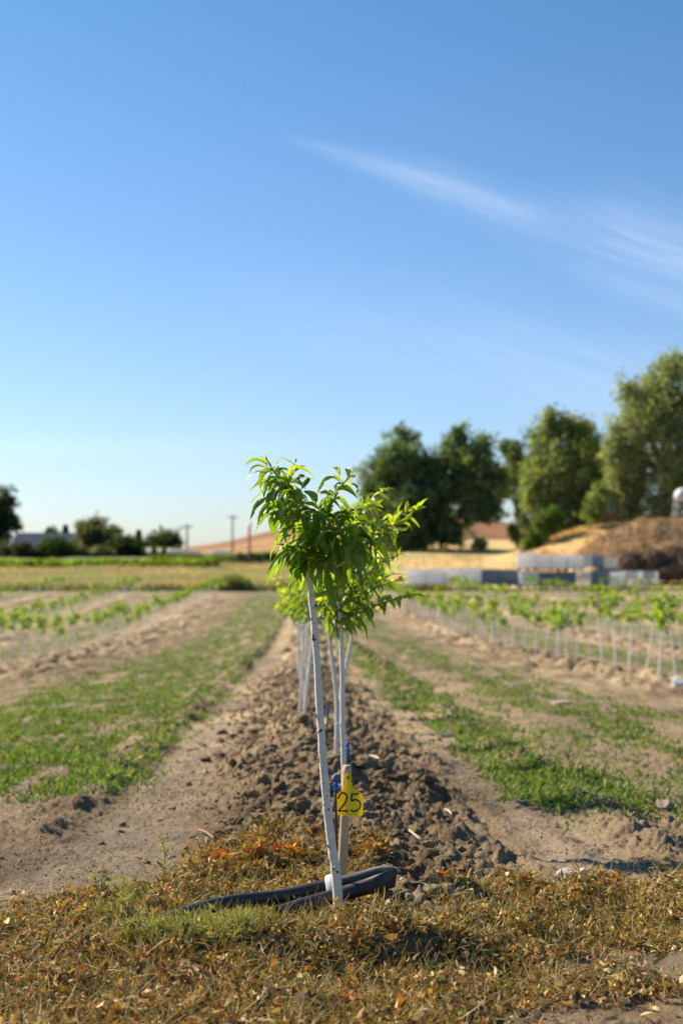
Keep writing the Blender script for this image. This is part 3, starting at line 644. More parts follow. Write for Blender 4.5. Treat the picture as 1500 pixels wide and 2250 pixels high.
hand = [(300,215,215,140,125,210,40),(290,215,285,160,292,120,22),(310,235,200,200,160,270,28),(330,265,190,250,110,365,32),(330,240,240,260,245,400,48),(330,290,250,330,235,490,50),
 (370,300,290,320,265,450,50),(380,400,300,420,295,595,48),(400,340,320,300,300,420,55),(430,340,340,380,340,520,70),(430,330,370,290,300,330,45),(370,280,365,240,370,210,25),
 (440,300,490,200,640,295,52),(510,225,500,180,512,145,26),(460,370,440,260,520,225,50),(490,350,540,290,565,285,55),(540,390,580,330,600,300,45),(470,400,530,420,525,545,75),
 (560,400,650,440,640,520,62),(440,460,390,520,400,660,75),(500,480,440,560,430,680,85),(350,560,310,640,370,780,58),(480,640,420,700,440,800,62),(550,860,450,800,340,785,35),
 (520,860,400,800,355,855,42),(490,850,400,860,375,985,48),(510,860,430,900,485,1040,62),(600,900,520,930,540,1070,62),(640,930,560,980,590,1060,60),(680,890,590,860,520,960,42),
 (690,900,680,960,655,1060,46),(720,900,760,1000,830,1040,56),(750,900,820,960,840,1050,56),(740,1120,670,1170,600,1150,40),(850,1020,830,1120,740,1135,52),(640,930,620,1010,650,1110,58),
 (840,330,810,230,755,235,42),(870,310,900,250,860,222,30),(830,340,730,280,650,430,46),(880,330,920,300,930,275,30),(900,340,950,370,950,430,42),(800,400,870,360,950,450,52),
 (780,440,690,400,640,460,52),(800,430,790,350,850,340,42),(960,450,1010,440,1020,520,34),(1000,530,1080,480,1140,520,38),(1020,540,1100,520,1180,600,36),
 (1220,640,1330,600,1355,520,36),(1230,630,1320,620,1350,690,30),(1210,660,1300,690,1320,650,36),(1200,640,1190,560,1130,610,42),(1210,680,1240,700,1220,780,50),(1190,700,1250,820,1240,925,42),
 (1140,720,1080,800,1090,900,56),(1080,900,1090,980,1095,1050,46),(1060,620,1090,680,1050,790,62),(930,770,990,830,970,950,62),(890,800,900,950,840,1020,72),(800,840,800,940,830,1060,72),
 (880,700,850,780,880,860,60),(1000,600,960,700,970,790,62),(680,700,700,800,690,900,60),(760,650,740,760,770,860,64),(630,560,660,640,650,740,60)]
H = np.array(hand, float); n = len(H); dep = DM - .03 - .05 * g1.random(n); dep = np.where(H[:, 0] > 950, DM + .07, dep); dep = np.where(H[:, 0] < 420, DM - .01, dep)
P0 = np.array([Z1(H[i, 0], H[i, 1], dep[i]) for i in range(n)]); P1 = np.array([Z1(2 * H[i, 2] - .5 * (H[i, 0] + H[i, 4]) if 0 else H[i, 2], H[i, 3], dep[i] - .012) for i in range(n)]); P2 = np.array([Z1(H[i, 4], H[i, 5], dep[i] + .01 * g1.normal()) for i in range(n)])
P1 = P1 * 1.5 - .25 * (P0 + P2)
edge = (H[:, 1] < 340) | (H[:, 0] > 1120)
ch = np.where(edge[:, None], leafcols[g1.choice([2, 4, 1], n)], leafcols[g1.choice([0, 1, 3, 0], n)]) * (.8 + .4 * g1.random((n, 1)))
nv = norm(np.array([-.25, -.65, .55]) + g1.normal(size=(n, 3)) * .35)
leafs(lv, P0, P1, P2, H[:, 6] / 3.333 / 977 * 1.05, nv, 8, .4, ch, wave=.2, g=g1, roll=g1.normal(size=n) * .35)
# the dense middle of the crown
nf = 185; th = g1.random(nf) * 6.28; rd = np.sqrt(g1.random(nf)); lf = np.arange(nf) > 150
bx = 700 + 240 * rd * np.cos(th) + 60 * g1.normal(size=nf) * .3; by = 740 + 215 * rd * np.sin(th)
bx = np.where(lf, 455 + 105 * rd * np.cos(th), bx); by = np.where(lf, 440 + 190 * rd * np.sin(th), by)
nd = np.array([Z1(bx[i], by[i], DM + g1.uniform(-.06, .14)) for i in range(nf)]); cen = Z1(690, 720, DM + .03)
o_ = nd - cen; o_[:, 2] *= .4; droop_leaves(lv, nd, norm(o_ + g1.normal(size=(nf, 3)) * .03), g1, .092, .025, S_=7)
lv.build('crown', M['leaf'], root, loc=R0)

def sapling(name, base, g, height=1.04, lean=(0, 0), crown_w=.17, crown_h=.34, nsh=8, leaf=.085, rad=.012, k=12, S_=6, per=.014, stubs=5, leafw=.023, bias=(0, 0), unpainted=True, sep_branches=True, trunk_pts=None, toph=None):
    """builds at the origin; the root Empty is moved to base"""
    root = empty(name, base); H_ = height
    top = np.array([lean[0], lean[1], H_ * .82 if toph is None else toph])
    tpx = trunk_pts if trunk_pts is not None else [np.array([0, 0, -.05]), top * .3 + np.array([g.normal() * .004, 0, 0]), top * .62 + np.array([g.normal() * .006, 0, 0]), top]
    trunk_mesh(tpx, [rad, rad * .9, rad * .8, rad * .6], g, k, stubs, unpainted).build('trunk', M['paint'], root)
    top = np.array(tpx[-1]); tw = MB(); lv_ = MB()
    for q in range(nsh):
        a = q * 2.4 + g.random(); z0 = top[2] - crown_h * .75 * g.random(); f = z0 / top[2]; st = top * f
        o = np.array([math.cos(a) + bias[0], math.sin(a) + bias[1], 0]); w_ = crown_w * g.uniform(.55, 1.1); hh = crown_h * g.uniform(.1, .5)
        P = [st, st + o * w_ * .35 + np.array([0, 0, hh * .45]), st + o * w_ * .75 + np.array([0, 0, hh * .85]), st + o * w_ + np.array([0, 0, hh * .95])]
        Pc = catmull(P, 4); V, Q, T = tube(Pc, np.linspace(.0038, .0013, len(Pc)), 5); tw.add(V, Q, T, (.2, .15, .06))
        shoot_leaves(lv_, P, g, per, size=leaf, width=leafw, S_=S_)
    tw.build('branch_framework', M['twig'], root); lv_.build('crown', M['leaf'], root)
    return root
gs = np.random.default_rng(11)
def gzs(x, y): return float(gz(np.array([x]), np.array([y]))[0])
CG = 'saplings in the centre row'
centre = [
 # Y, base px, top px (at trunk top), height, label
 (4.4, 761, 734, 1.02, .155, .50, (.62, -.1), 'second white-trunked sapling of the centre row, right behind the number tag'),
 (5.55, 738, 718, 1.0, .20, .48, (.55, 0), 'third white-trunked sapling of the centre row, slimmer, between the first two trunks'),
 (6.7, 735, 790, .98, .16, .32, (.2, 0), 'thin white sapling leaning strongly right behind the first four trunks of the centre row'),
 (7.8, 664, 698, .92, .16, .30, (0, 0), 'blurred white sapling leaning right at the left edge of the centre row'),
 (9.0, 657, 676, .95, .17, .30, (-.3, 0), 'blurred upright white sapling standing leftmost in the centre row'),
]
for (Y, pb, pt, hh, cw_, chh, bs, lab) in centre:
    x0 = (pb - CX) / F * Y; z0 = gzs(x0, Y); lx = (pt - pb) / F * Y
    o = sapling('peach_sapling', (x0, Y, z0), gs, hh, (lx, 0), cw_, chh, 16, .092, .0088 if Y < 6 else .0095, 12, 5, .0125, 5, .025, bs)
    tag(o, lab, 'sapling', CG)
for i, Y in enumerate((10.1, 11.3, 12.4, 13.6, 14.8)):
    pb = 676 + gs.normal() * 9; x0 = (pb - CX) / F * Y
    o = sapling('peach_sapling', (x0, Y, gzs(x0, Y)), gs, .95 + .08 * gs.random(), (.05 * gs.normal(), 0), .17, .34, 12, .09, .010, 8, 4, .014, 2, .027, (-.3, 0))
    tag(o, 'out of focus sapling standing deep in the centre row beyond the leaning trunks', 'sapling', CG)

# field saplings: eight built, the rest copied
gf = np.random.default_rng(5); protos = []
for i in range(9):
    hh = .88 + .24 * gf.random()
    big = gf.uniform(.75, 1.25)
    protos.append(sapling('peach_sapling', (0, 0, 0), gf, hh, (gf.normal() * .07, gf.normal() * .05), .165 * big, .32 * big, 11, .10, .0125, 7, 3, .0135 if big > .9 else .018, 1, .040, unpainted=False))
place = []
def row(ri, t0, t1, step, miss, label, group, dens_fn=None):
    t = t0
    while t < t1:
        if gf.random() > miss and (dens_fn is None or gf.random() < dens_fn(t)):
            r = ROWS[ri] + gf.normal() * .05; x = r + MROW * t
            if abs(x / t) < .262: place.append((x, t, label, group))
        t += step * gf.uniform(.8, 1.2)
row(6, 16.3, 86, .86, .02, 'whitewashed sapling in the long row just right of the centre row', 'saplings in the first row to the right')
row(7, 33, 86, .95, .04, 'small whitewashed sapling in the second row right of the centre row', 'saplings in the second row to the right')
row(8, 50, 86, 1.0, .06, 'distant whitewashed sapling in the third row right of the centre row', 'saplings in the third row to the right')
row(9, 66, 86, 1.1, .08, 'tiny whitewashed sapling in the farthest visible row near the totes', 'saplings in the fourth row to the right')
row(4, 21.5, 86, .88, .03, 'whitewashed sapling in the gappy row just left of the centre row', 'saplings in the first row to the left', lambda t: .97 if t < 31 else (.55 if t < 35 else .92))
row(3, 42, 86, .95, .08, 'small whitewashed sapling in the second row left of the centre row', 'saplings in the second row to the left')
row(2, 60, 86, 1.1, .12, 'tiny whitewashed sapling in the far row at the left edge', 'saplings in the third row to the left')
place.sort(key=lambda p: p[1])
zs = gz(np.array([p[0] for p in place]), np.array([p[1] for p in place]))
used = set()
kids = {p: [q for q in bpy.data.objects if q.parent == p] for p in protos}
for i, (x, t, lab, grp) in enumerate(place[:288]):
    pi = int(gf.integers(len(protos))); p = protos[pi]
    if pi in used:
        o = p.copy(); C.objects.link(o)
        for ch in kids[p]:
            c = ch.copy(); C.objects.link(c); c.parent = o
    else: o = p; used.add(pi)
    o.location = (x, t, zs[i]); o.rotation_euler = (gf.normal() * .03, gf.normal() * .05, gf.random() * 6.28); s_ = gf.uniform(.85, 1.12); o.scale = (s_, s_, s_)
    tag(o, lab, 'sapling', grp)
print('SAPLINGS', len(place))
if len(place) > 288:      # the farthest ones beyond the 288 built singly
    mb = MB()
    for i in range(288, len(place)):
        x, t = place[i][:2]; h = gf.uniform(.85, 1.05); l_ = gf.normal() * .05; b_ = np.array([x, t, zs[i]])
        mb.add(*tube([b_, b_ + [l_, 0, h * .8]], [.012, .009], 5), (.87, .81, .73)); n = 70; c = b_ + [l_, 0, h * .82]
        ribbons(mb, c + gf.normal(size=(n, 3)) * [.09, .09, .09], rand_dirs(n, gf), rand_dirs(n, gf), np.full(n, .09), np.full(n, .035), gf.uniform(-1, 1, n), leafcols[gf.integers(0, 4, n)] * gf.uniform(.8, 1.3, (n, 1)), 2, (.5, 1, .2), gf)
    tag(mb.build('far_saplings', M['grass']), 'farthest whitewashed saplings merging together at the end of the field', 'saplings', kind='stuff')

# ------------------------------------------------------------ irrigation stakes
def irr(px, ytop, Y, ybot, pxb, label):
    a, b = at(px, ytop, Y), at(pxb, ybot, Y); g0 = gzs(b[0], Y); b = np.array([b[0], Y, g0 - .03])
    root = empty('irrigation_stake', tuple(b)); o = b
    mb = MB().add(*tube(catmull([b, a * .5 + b * .5 + np.array([.003, 0, 0]), a], 6), .0028, 8), (.02, .021, .024)); mb.build('stake', M['hose'], root, loc=o)
    mb = MB(); d = norm(a - b)
    mb.add(*tube(catmull([a - d * .005, a + d * .012 + np.array([.003, 0, 0]), a + d * .024 + np.array([-.001, 0, 0]), a + d * .034 + np.array([.003, 0, 0])], 5), [.0048] + [.0052] * 4 + [.0038] * 5 + [.0052] * 5 + [.003], 8), (.015, .13, .55))
    mb.add(*tube([a + d * .008 + np.array([-.007, -.002, 0]), a + d * .014, a + d * .020 + np.array([.006, -.002, 0])], .0020, 6), (.02, .17, .62))
    mb.build('clip', M['plastic'], root, loc=o)
    tag(root, label, 'irrigation stake', 'blue-topped irrigation stakes')
irr(737, 1735, 3.27, 1930, 736, 'blue-topped black irrigation stake between the front trunk and the yellow tag')
irr(763, 1655, 4.3, 1840, 756, 'blue-topped black stake sticking up just right of the second trunk above the tag')
irr(740, 1580, 5.6, 1720, 742, 'blurred blue-topped stake immediately left of the second trunk')
irr(719, 1572, 6.0, 1690, 717, 'blurred blue-topped stake between the front trunk and the third trunk')

# ------------------------------------------------------------ wooden stake with the ear tag
YS = 3.42
b, a = at(750, 1950, YS), at(763, 1682, YS); b = b + (b - a) * .15
mb = MB(); P = np.array([b, b * .6 + a * .4, b * .3 + a * .7, a]); Pc = catmull(P, 6)
mb.add(*tube(Pc, np.linspace(.0118, .0102, len(Pc)), 16, jit=.02), (.50, .37, .24))
st = mb.build('wooden_stake', M['wood']); tag(st, 'pale wooden stake carrying the yellow number tag', 'stake')
YT = YS - .016
def tagpt(px, py, off=0):
    bend = .010 * abs(px - 763) / 32 * (1 if px < 763 else .6)      # folded down the middle
    return at(px, py, YT + bend - off)
outl = [(735, 1784), (738, 1747), (741, 1744), (750, 1737), (755, 1728), (757, 1717), (755, 1708), (757, 1702), (763, 1699), (770, 1702), (773, 1708), (771, 1717), (774, 1728), (781, 1737), (795, 1744), (798, 1748), (797, 1789), (793, 1794), (763, 1794), (738, 1790)]
import bmesh
def plate(outline, nx, thick, fn, mat, name, parent, colr):
    # triangulate the outline in strips so it can bend
    bm = bmesh.new()
    vs = [bm.verts.new((p[0], p[1], 0)) for p in outline]; bm.faces.new(vs)
    for q in nx:
        bmesh.ops.bisect_plane(bm, geom=bm.verts[:] + bm.edges[:] + bm.faces[:], plane_co=(q, 0, 0), plane_no=(1, 0, 0))
    bmesh.ops.triangulate(bm, faces=bm.faces[:]); bm.verts.ensure_lookup_table()
    n = len(bm.verts); Vt = np.array([v_.co[:2] for v_ in bm.verts]); T = np.array([[q.index for q in f.verts] for f in bm.faces])
    bd = [(e.verts[0].index, e.verts[1].index) for e in bm.edges if len(e.link_faces) == 1]; bm.free()
    f_ = np.array([fn(p[0], p[1], 0) for p in Vt]); k_ = np.array([fn(p[0], p[1], -thick) for p in Vt])
    mb = MB().add(np.vstack([f_, k_]), [(a_, b_, b_ + n, a_ + n) for a_, b_ in bd], np.vstack([T, T[:, ::-1] + n]), colr)
    return mb.build(name, mat, parent, smooth=False, loc=tuple(parent.location))
tr_ = empty('number_tag', tuple(tagpt(766, 1750))); tag(tr_, 'yellow plastic ear tag with handwritten number 25 fixed to the wooden stake', 'tag')
plate(outl, [763.5, 752, 780], .0022, tagpt, M['plastic'], 'tag_plate', tr_, (.93, .80, .03))
def stroke(pts, w_=1.75):
    pts = np.array(pts, float); c = catmull(np.c_[pts, np.zeros(len(pts))], 6)[:, :2]
    d = norm(np.gradient(c, axis=0)); nn = np.c_[-d[:, 1], d[:, 0]] * w_
    n = len(c); A = np.array([tagpt(*(c[i] + nn[i]), off=.0012) for i in range(n)]); B = np.array([tagpt(*(c[i] - nn[i]), off=.0012) for i in range(n)])
    return np.stack([A, B], 1).reshape(-1, 3), [(2 * i, 2 * i + 1, 2 * i + 3, 2 * i + 2) for i in range(n - 1)], None
def Z2p(zx, zy): return (550 + zx / 3.75, 1300 + zy / 3.75)
mb = MB(); ik = (.012, .011, .012)
mb.add(*stroke([Z2p(*q) for q in ((722, 1708), (740, 1668), (768, 1658), (792, 1680), (790, 1718), (768, 1756), (742, 1788), (724, 1809))]), ik)
mb.add(*stroke([Z2p(*q) for q in ((724, 1808), (750, 1806), (802, 1808))]), ik)
mb.add(*stroke([Z2p(*q) for q in ((894, 1666), (865, 1667), (834, 1668))]), ik)
mb.add(*stroke([Z2p(*q) for q in ((835, 1668), (833, 1700), (832, 1726))]), ik)
mb.add(*stroke([Z2p(*q) for q in ((832, 1726), (862, 1714), (894, 1726), (906, 1756), (892, 1792), (858, 1811), (826, 1800))]), ik)
mb.build('number', M['ink'], tr_, smooth=False, loc=tuple(tr_.location))
mb = MB(); c_ = tagpt(765, 1708, .001); th = np.linspace(0, 2 * math.pi, 14)
ringp = np.stack([c_[0] + .0042 * np.cos(th), np.full(14, c_[1]), c_[2] + .0042 * np.sin(th)], 1)
mb.add(*tube(ringp, .0013, 6, cap=False, ref=(0, 1, 0)), (.80, .50, .01)); mb.add(*tube([c_ + [0, -.001, 0], c_ + [0, .006, 0]], .003, 10), (.55, .33, .02))
mb.build('rivet', M['plastic'], tr_, loc=tuple(tr_.location))

# ------------------------------------------------------------ folded hose end in its white ring
YB, YF = 3.31, 3.245
hp = [(320, 2050, 3.08, 0), (370, 2022, 3.11, 0), (440, 1998, 3.15, 0), (520, 1981, 3.20, 0), (620, 1970, 3.27, 0), (700, 1952, YB, 0), (745, 1942, YB, 0), (800, 1928, YB - .01, .15), (835, 1922, YB - .025, .6), (858, 1924, YB - .042, .95), (867, 1927, YB - .050, 1.0),
      (862, 1930, YB - .057, .98), (840, 1938, YF - .008, .62), (800, 1950, YF, .2), (745, 1966, YF, 0), (690, 1982, YF - .02, 0), (650, 1994, YF - .04, 0), (612, 2007, YF - .06, 0)]
P = catmull([at(a, b, c) for a, b, c, d in hp], 7); fl = np.array([h[3] for h in hp]); fl = np.interp(np.linspace(0, len(hp) - 1, len(P)), np.arange(len(hp)), fl)
r0h = .0165; flat = np.stack([1 - .80 * fl, 1 + .38 * fl], 1)
rt = empty('irrigation_hose', tuple(at(700, 1960, 3.28))); tag(rt, 'black polythene irrigation hose folded back on itself behind the front trunk', 'hose')
# keep the vertical long axis of the flattened part: frame from world up
mb = MB(); T = norm(np.gradient(P, axis=0)); upv = np.array([0.12, 0, 1.]); s1 = norm(np.cross(T, upv)); 
# carry the side vector round the bend without flipping
s2 = norm(np.cross(s1, T)); kk = 22; aa = np.linspace(0, 2 * math.pi, kk, endpoint=False); n = len(P)
V = P[:, None] + r0h * (np.cos(aa)[None, :, None] * (s1 * flat[:, :1])[:, None] + np.sin(aa)[None, :, None] * (s2 * flat[:, 1:])[:, None])
i = np.arange(n - 1)[:, None] * kk; q = np.arange(kk)[None]; q2 = (q + 1) % kk
Q = np.stack([i + q, i + q2, i + kk + q2, i + kk + q], -1).reshape(-1, 4)
mb.add(V.reshape(-1, 3), Q, None, (.022, .023, .026))
# wall thickness at the open end
e = V[-1]; inn = P[-1] + (e - P[-1]) * .82; inn2 = inn - T[-1] * .06
mb.add(np.vstack([e, inn, inn2]), np.vstack([np.stack([q[0], q2[0], kk + q2[0], kk + q[0]], -1), np.stack([kk + q[0], kk + q2[0], 2 * kk + q2[0], 2 * kk + q[0]], -1)]), [(2 * kk, 2 * kk + b_, 2 * kk + b_ + 1) for b_ in range(1, kk - 1)], (.022, .023, .026))
mb.build('hose_tube', M['hose'], rt, loc=tuple(rt.location))
mb = MB(); cR = at(737, 1962, (YB + YF) / 2); ax = norm(at(760, 1957, YF) - at(720, 1967, YF)); upr = norm(np.array([0, .48, 1.]) - ax * np.dot([0, .48, 1.], ax)); sd = norm(np.cross(ax, upr))
K = 40; th = np.linspace(0, 2 * math.pi, K, endpoint=False); profl = [(-.017, 0), (-.013, .004), (.013, .004), (.017, 0), (.013, -.0015), (-.013, -.0015)]
V = []
for t_ in th:
    rr_ = np.array([math.cos(t_), math.sin(t_)]); c_ = cR + upr * .040 * math.sin(t_) + sd * .030 * math.cos(t_); o_ = norm(upr * math.sin(t_) + sd * math.cos(t_))
    for a_, b_ in profl: V.append(c_ + ax * a_ + o_ * b_)
V = np.array(V); k6 = len(profl); Q = [(a_ * k6 + b_, ((a_ + 1) % K) * k6 + b_, ((a_ + 1) % K) * k6 + (b_ + 1) % k6, a_ * k6 + (b_ + 1) % k6) for a_ in range(K) for b_ in range(k6)]
ro = MB().add(V, Q, None, (.74, .73, .70)).build('hose_ring', M['plastic'], loc=tuple(cR)); tag(ro, 'white plastic ring clamping the two runs of black hose', 'ring clamp')

# ------------------------------------------------------------ stones, sticks
def stone(px, py, Y, r, colr, label, flat=.6, name='stone', cat='stone', sub=ICO3, n=1):
    p = at(px, py, Y); x0, y0 = p[0], Y; z0 = gzs(x0, y0); mb = MB(); gg = np.random.default_rng(int(px * 7 + py))
    mb.add(*crumb((x0, y0, z0 + np.mean(r) * flat * .3), np.asarray(r) * [1.15, 1.15, 1.3 * flat], sub, gg), colr)
    for q in range(n - 1):
        mb.add(*crumb((x0 + gg.normal() * r[0] * .8, y0 + gg.normal() * r[0] * .5, z0 + r[0] * .1), np.asarray(r) * gg.uniform(.2, .5), ICO3, gg), colr)
    o = mb.build(name, M['rock'], loc=(x0, y0, z0)); tag(o, label, cat)
wht = (.62, .58, .54)
def Yg(py): return .681 / ((py - HOR) / F - .0416)
stone(1250, 1920, Yg(1920), (.034, .024, .034), (.70, .66, .62), 'white stone lying at the back edge of the right weed mat', .6, n=3)
stone(965, 2005, 3.22, (.045, .035, .032), (.33, .25, .17), 'large pale crumbly soil lump right of the folded hose end', .7, 'soil_lump', 'soil lump', n=14)
stone(925, 2010, 3.18, (.028, .025, .03), (.28, .21, .15), 'brown soil lump beside the large pale one right of the trunk foot', .8, 'soil_lump', 'soil lump')
stone(975, 2045, 3.08, (.02, .016, .014), (.40, .33, .27), 'small pale stone before the large soil lump', .6)
stone(882, 1928, 3.45, (.011, .009, .009), wht, 'small white pebble just above the folded hose end', .7, 'pebble', 'pebble', ICO2)
stone(912, 1937, 3.42, (.009, .008, .009), wht, 'tiny white pebble on the soil heap right of the hose end', .7, 'pebble', 'pebble', ICO2)
stone(968, 1942, 3.42, (.015, .012, .012), (.34, .29, .25), 'grey pebble on the soil heap left of the right weed mat', .6, 'pebble', 'pebble', ICO2)
stone(800, 1830, 4.3, (.035, .02, .012), (.55, .55, .56), 'pale grey flake on the soil right of the wooden stake', .5, n=3)
stone(1238, 1545, 12.0, (.11, .08, .05), (.58, .50, .42), 'flat pale stone lying on the bare strip at the right', .4)
stone(1493, 1522, 15.6, (.09, .08, .10), (.62, .60, .60), 'rounded white stone at the foot of the nearest sapling at the right edge', .8)
stone(1286, 1782, 5.2, (.03, .022, .02), (.28, .28, .30), 'bluish grey stone half buried in the soil at right', .5)
stone(1460, 1805, 5.0, (.035, .025, .03), (.34, .28, .23), 'brown stone beside the green strip at the right edge', .6)
def stick(p0, p1, Y0, Y1, r, label, c=(.60, .49, .36), lift=.012):
    a, b = at(*p0, Y0), at(*p1, Y1)
    a[2] = gzs(a[0], a[1]) + lift; b[2] = gzs(b[0], b[1]) + lift; mid = (a + b) / 2 + np.array([0, 0, .006])
    o = MB().add(*tube(catmull([a, mid, b], 6), [r * .6] + [r] * 11 + [r * .4], 7, jit=.1), c).build('dry_stick', M['wood'], loc=tuple(mid)); tag(o, label, 'stick', 'dry sticks')
stick((868, 1857), (925, 1884), 4.35, 4.15, .0032, 'pale dry stick on the soil to the right of the wooden stake')
stick((975, 1790), (992, 1805), 4.85, 4.72, .003, 'short pale stick at the left side of the bare right lane')
stick((435, 1838), (470, 1868), 4.4, 4.15, .0028, 'thin reddish stick leaning in the soil left of the orange weeds', (.36, .20, .13))
stick((540, 1832), (680, 1775), 4.5, 5.0, .0024, 'long thin dark stick on the clods left of the front trunk', (.16, .09, .06), .03)
stick((800, 1686), (835, 1714), 6.2, 5.9, .004, 'pale reed standing in the clods behind the number tag')

# ------------------------------------------------------------ yellow-green weeds in the foreground
def mustard(px, pyb, Y, h, nst, spread, label, seed, dens=26, sc=1.0, up=.9):
    gg = np.random.default_rng(seed); p = at(px, pyb, Y); x0 = p[0]; z0 = gzs(x0, Y); root = empty('seeding_weed', (x0, Y, z0))
    sm = MB(); pm = MB()
    for s_ in range(nst):
        a = gg.random() * 6.28; hh = h * gg.uniform(.55, 1.1); o = np.array([math.cos(a), math.sin(a) * .7, 0]) * spread * gg.random() ** .7
        b0 = np.array([gg.normal() * spread * .15, gg.normal() * spread * .1, -.01])
        P = catmull([b0, b0 + o * .3 + np.array([0, 0, hh * .4]), b0 + o * .7 + np.array([gg.normal() * .01, 0, hh * .75]), b0 + o + np.array([gg.normal() * .015, 0, hh * up])], 6)
        c = np.array([.30, .33, .10]) * gg.uniform(.7, 1.15); sm.add(*tube(P, np.linspace(.0012, .0005, len(P)) * sc, 5, cap=False), c)
        m_ = int(dens); f = gg.uniform(.25, 1, m_); nd = np.stack([np.interp(f * (len(P) - 1), np.arange(len(P)), P[:, k]) for k in range(3)], 1)
        az = gg.random(m_) * 6.28; d = np.stack([np.cos(az), np.sin(az), gg.uniform(.3, 1.2, m_)], 1)
        cc = np.array([[.36, .38, .12], [.42, .38, .16], [.24, .30, .08]])[gg.integers(0, 3, m_)] * (.7 + .5 * gg.random((m_, 1)))
        ribbons(pm, nd, d, rand_dirs(m_, gg), (.012 + .020 * gg.random(m_)), np.full(m_, .0014) * sc, gg.uniform(-.9, 1.3, m_), cc, 3, (.5, 1, 1, .3), gg)
    sm.build('stem', M['weed'], root); pm.build('seed_pod', M['weed'], root)['kind'] = 'stuff'
    tag(root, label, 'weed')
mustard(362, 1968, 3.42, .15, 1, .012, 'tallest thin upright weed stem with side pods standing alone before the soil', 1, 34, 1.7, 1.0)
mustard(215, 1990, 3.36, .12, 2, .05, 'thin yellow-green weed tipping left at the left edge of the mat', 2, 30, 1.6)
mustard(245, 2050, 3.10, .085, 16, .10, 'pale bushy weed in the left half of the dead weed mat', 3, 22)
mustard(400, 2125, 2.86, .066, 60, .12, 'broad tangled yellow-green weed clump below the left end of the hose', 4, 24)
mustard(520, 2115, 2.88, .070, 44, .10, 'dark green tangled weed clump on the left shoulder of the mound', 5, 22)
mustard(330, 2130, 2.85, .075, 30, .11, 'low yellow-green weed clump at the foot of the tangled left weeds', 6, 22)
mustard(290, 1985, 3.32, .08, 8, .05, 'small feathery green weed behind the left end of the hose', 7, 20)
def leafy(px, pyb, Y, h, nst, label, seed, cols):
    gg = np.random.default_rng(seed); p = at(px, pyb, Y); root = empty('leafy_weed', (p[0], Y, gzs(p[0], Y))); sm = MB(); lm = MB()
    for s_ in range(nst):
        a = gg.random() * 6.28; hh = h * gg.uniform(.5, 1.1); o = np.array([math.cos(a), math.sin(a), 0]) * h * .9 * gg.random()
        P = catmull([(0, 0, -.01), o * .4 + [0, 0, hh * .6], o + [0, 0, hh]], 6); sm.add(*tube(P, np.linspace(.0016, .0008, len(P)), 5, cap=False), (.24, .20, .07))
        m_ = 9; f = gg.uniform(.3, 1, m_); nd = np.stack([np.interp(f * (len(P) - 1), np.arange(len(P)), P[:, k]) for k in range(3)], 1)
        az = gg.random(m_) * 6.28; d = np.stack([np.cos(az), np.sin(az), gg.uniform(-.2, .8, m_)], 1)
        c = np.array(cols)[gg.integers(0, len(cols), m_)] * (.8 + .4 * gg.random((m_, 1)))
        ribbons(lm, nd, d, rand_dirs(m_, gg), .018 + .018 * gg.random(m_), .006 + .005 * gg.random(m_), gg.uniform(-1.5, 1.5, m_), c, 4, (.2, .9, 1, .7, .1), gg)
    sm.build('stem', M['weed'], root); lm.build('foliage', M['litter'], root); tag(root, label, 'weed')
org = [(.60, .20, .02), (.55, .13, .02), (.55, .34, .04), (.22, .22, .05)]
leafy(565, 1925, 3.72, .062, 9, 'orange-leaved withering weed standing highest behind the hose', 21, org)
leafy(480, 1940, 3.66, .045, 8, 'red-orange withering weed at the left end of the orange patch', 22, org)
leafy(650, 1930, 3.68, .045, 8, 'yellow-orange weed just left of the front trunk', 23, [(.55, .34, .04), (.40, .34, .08), (.55, .18, .03)])
leafy(820, 1915, 3.70, .04, 8, 'brown-orange weed right of the wooden stake foot', 24, [(.42, .26, .07), (.50, .20, .03), (.30, .26, .08)])
leafy(960, 1975, 3.5, .03, 6, 'small orange and green weed at the left start of the right mat', 25, org)
leafy(1160, 1950, 3.56, .035, 7, 'yellow-green weed at the back edge of the right mat left of the white stone', 26, [(.28, .27, .05), (.50, .36, .05), (.20, .22, .05)])
leafy(1340, 1955, 3.54, .035, 8, 'green-yellow weed at the back edge of the right mat right of the white stone', 27, [(.28, .27, .05), (.50, .36, .05), (.50, .18, .03)])

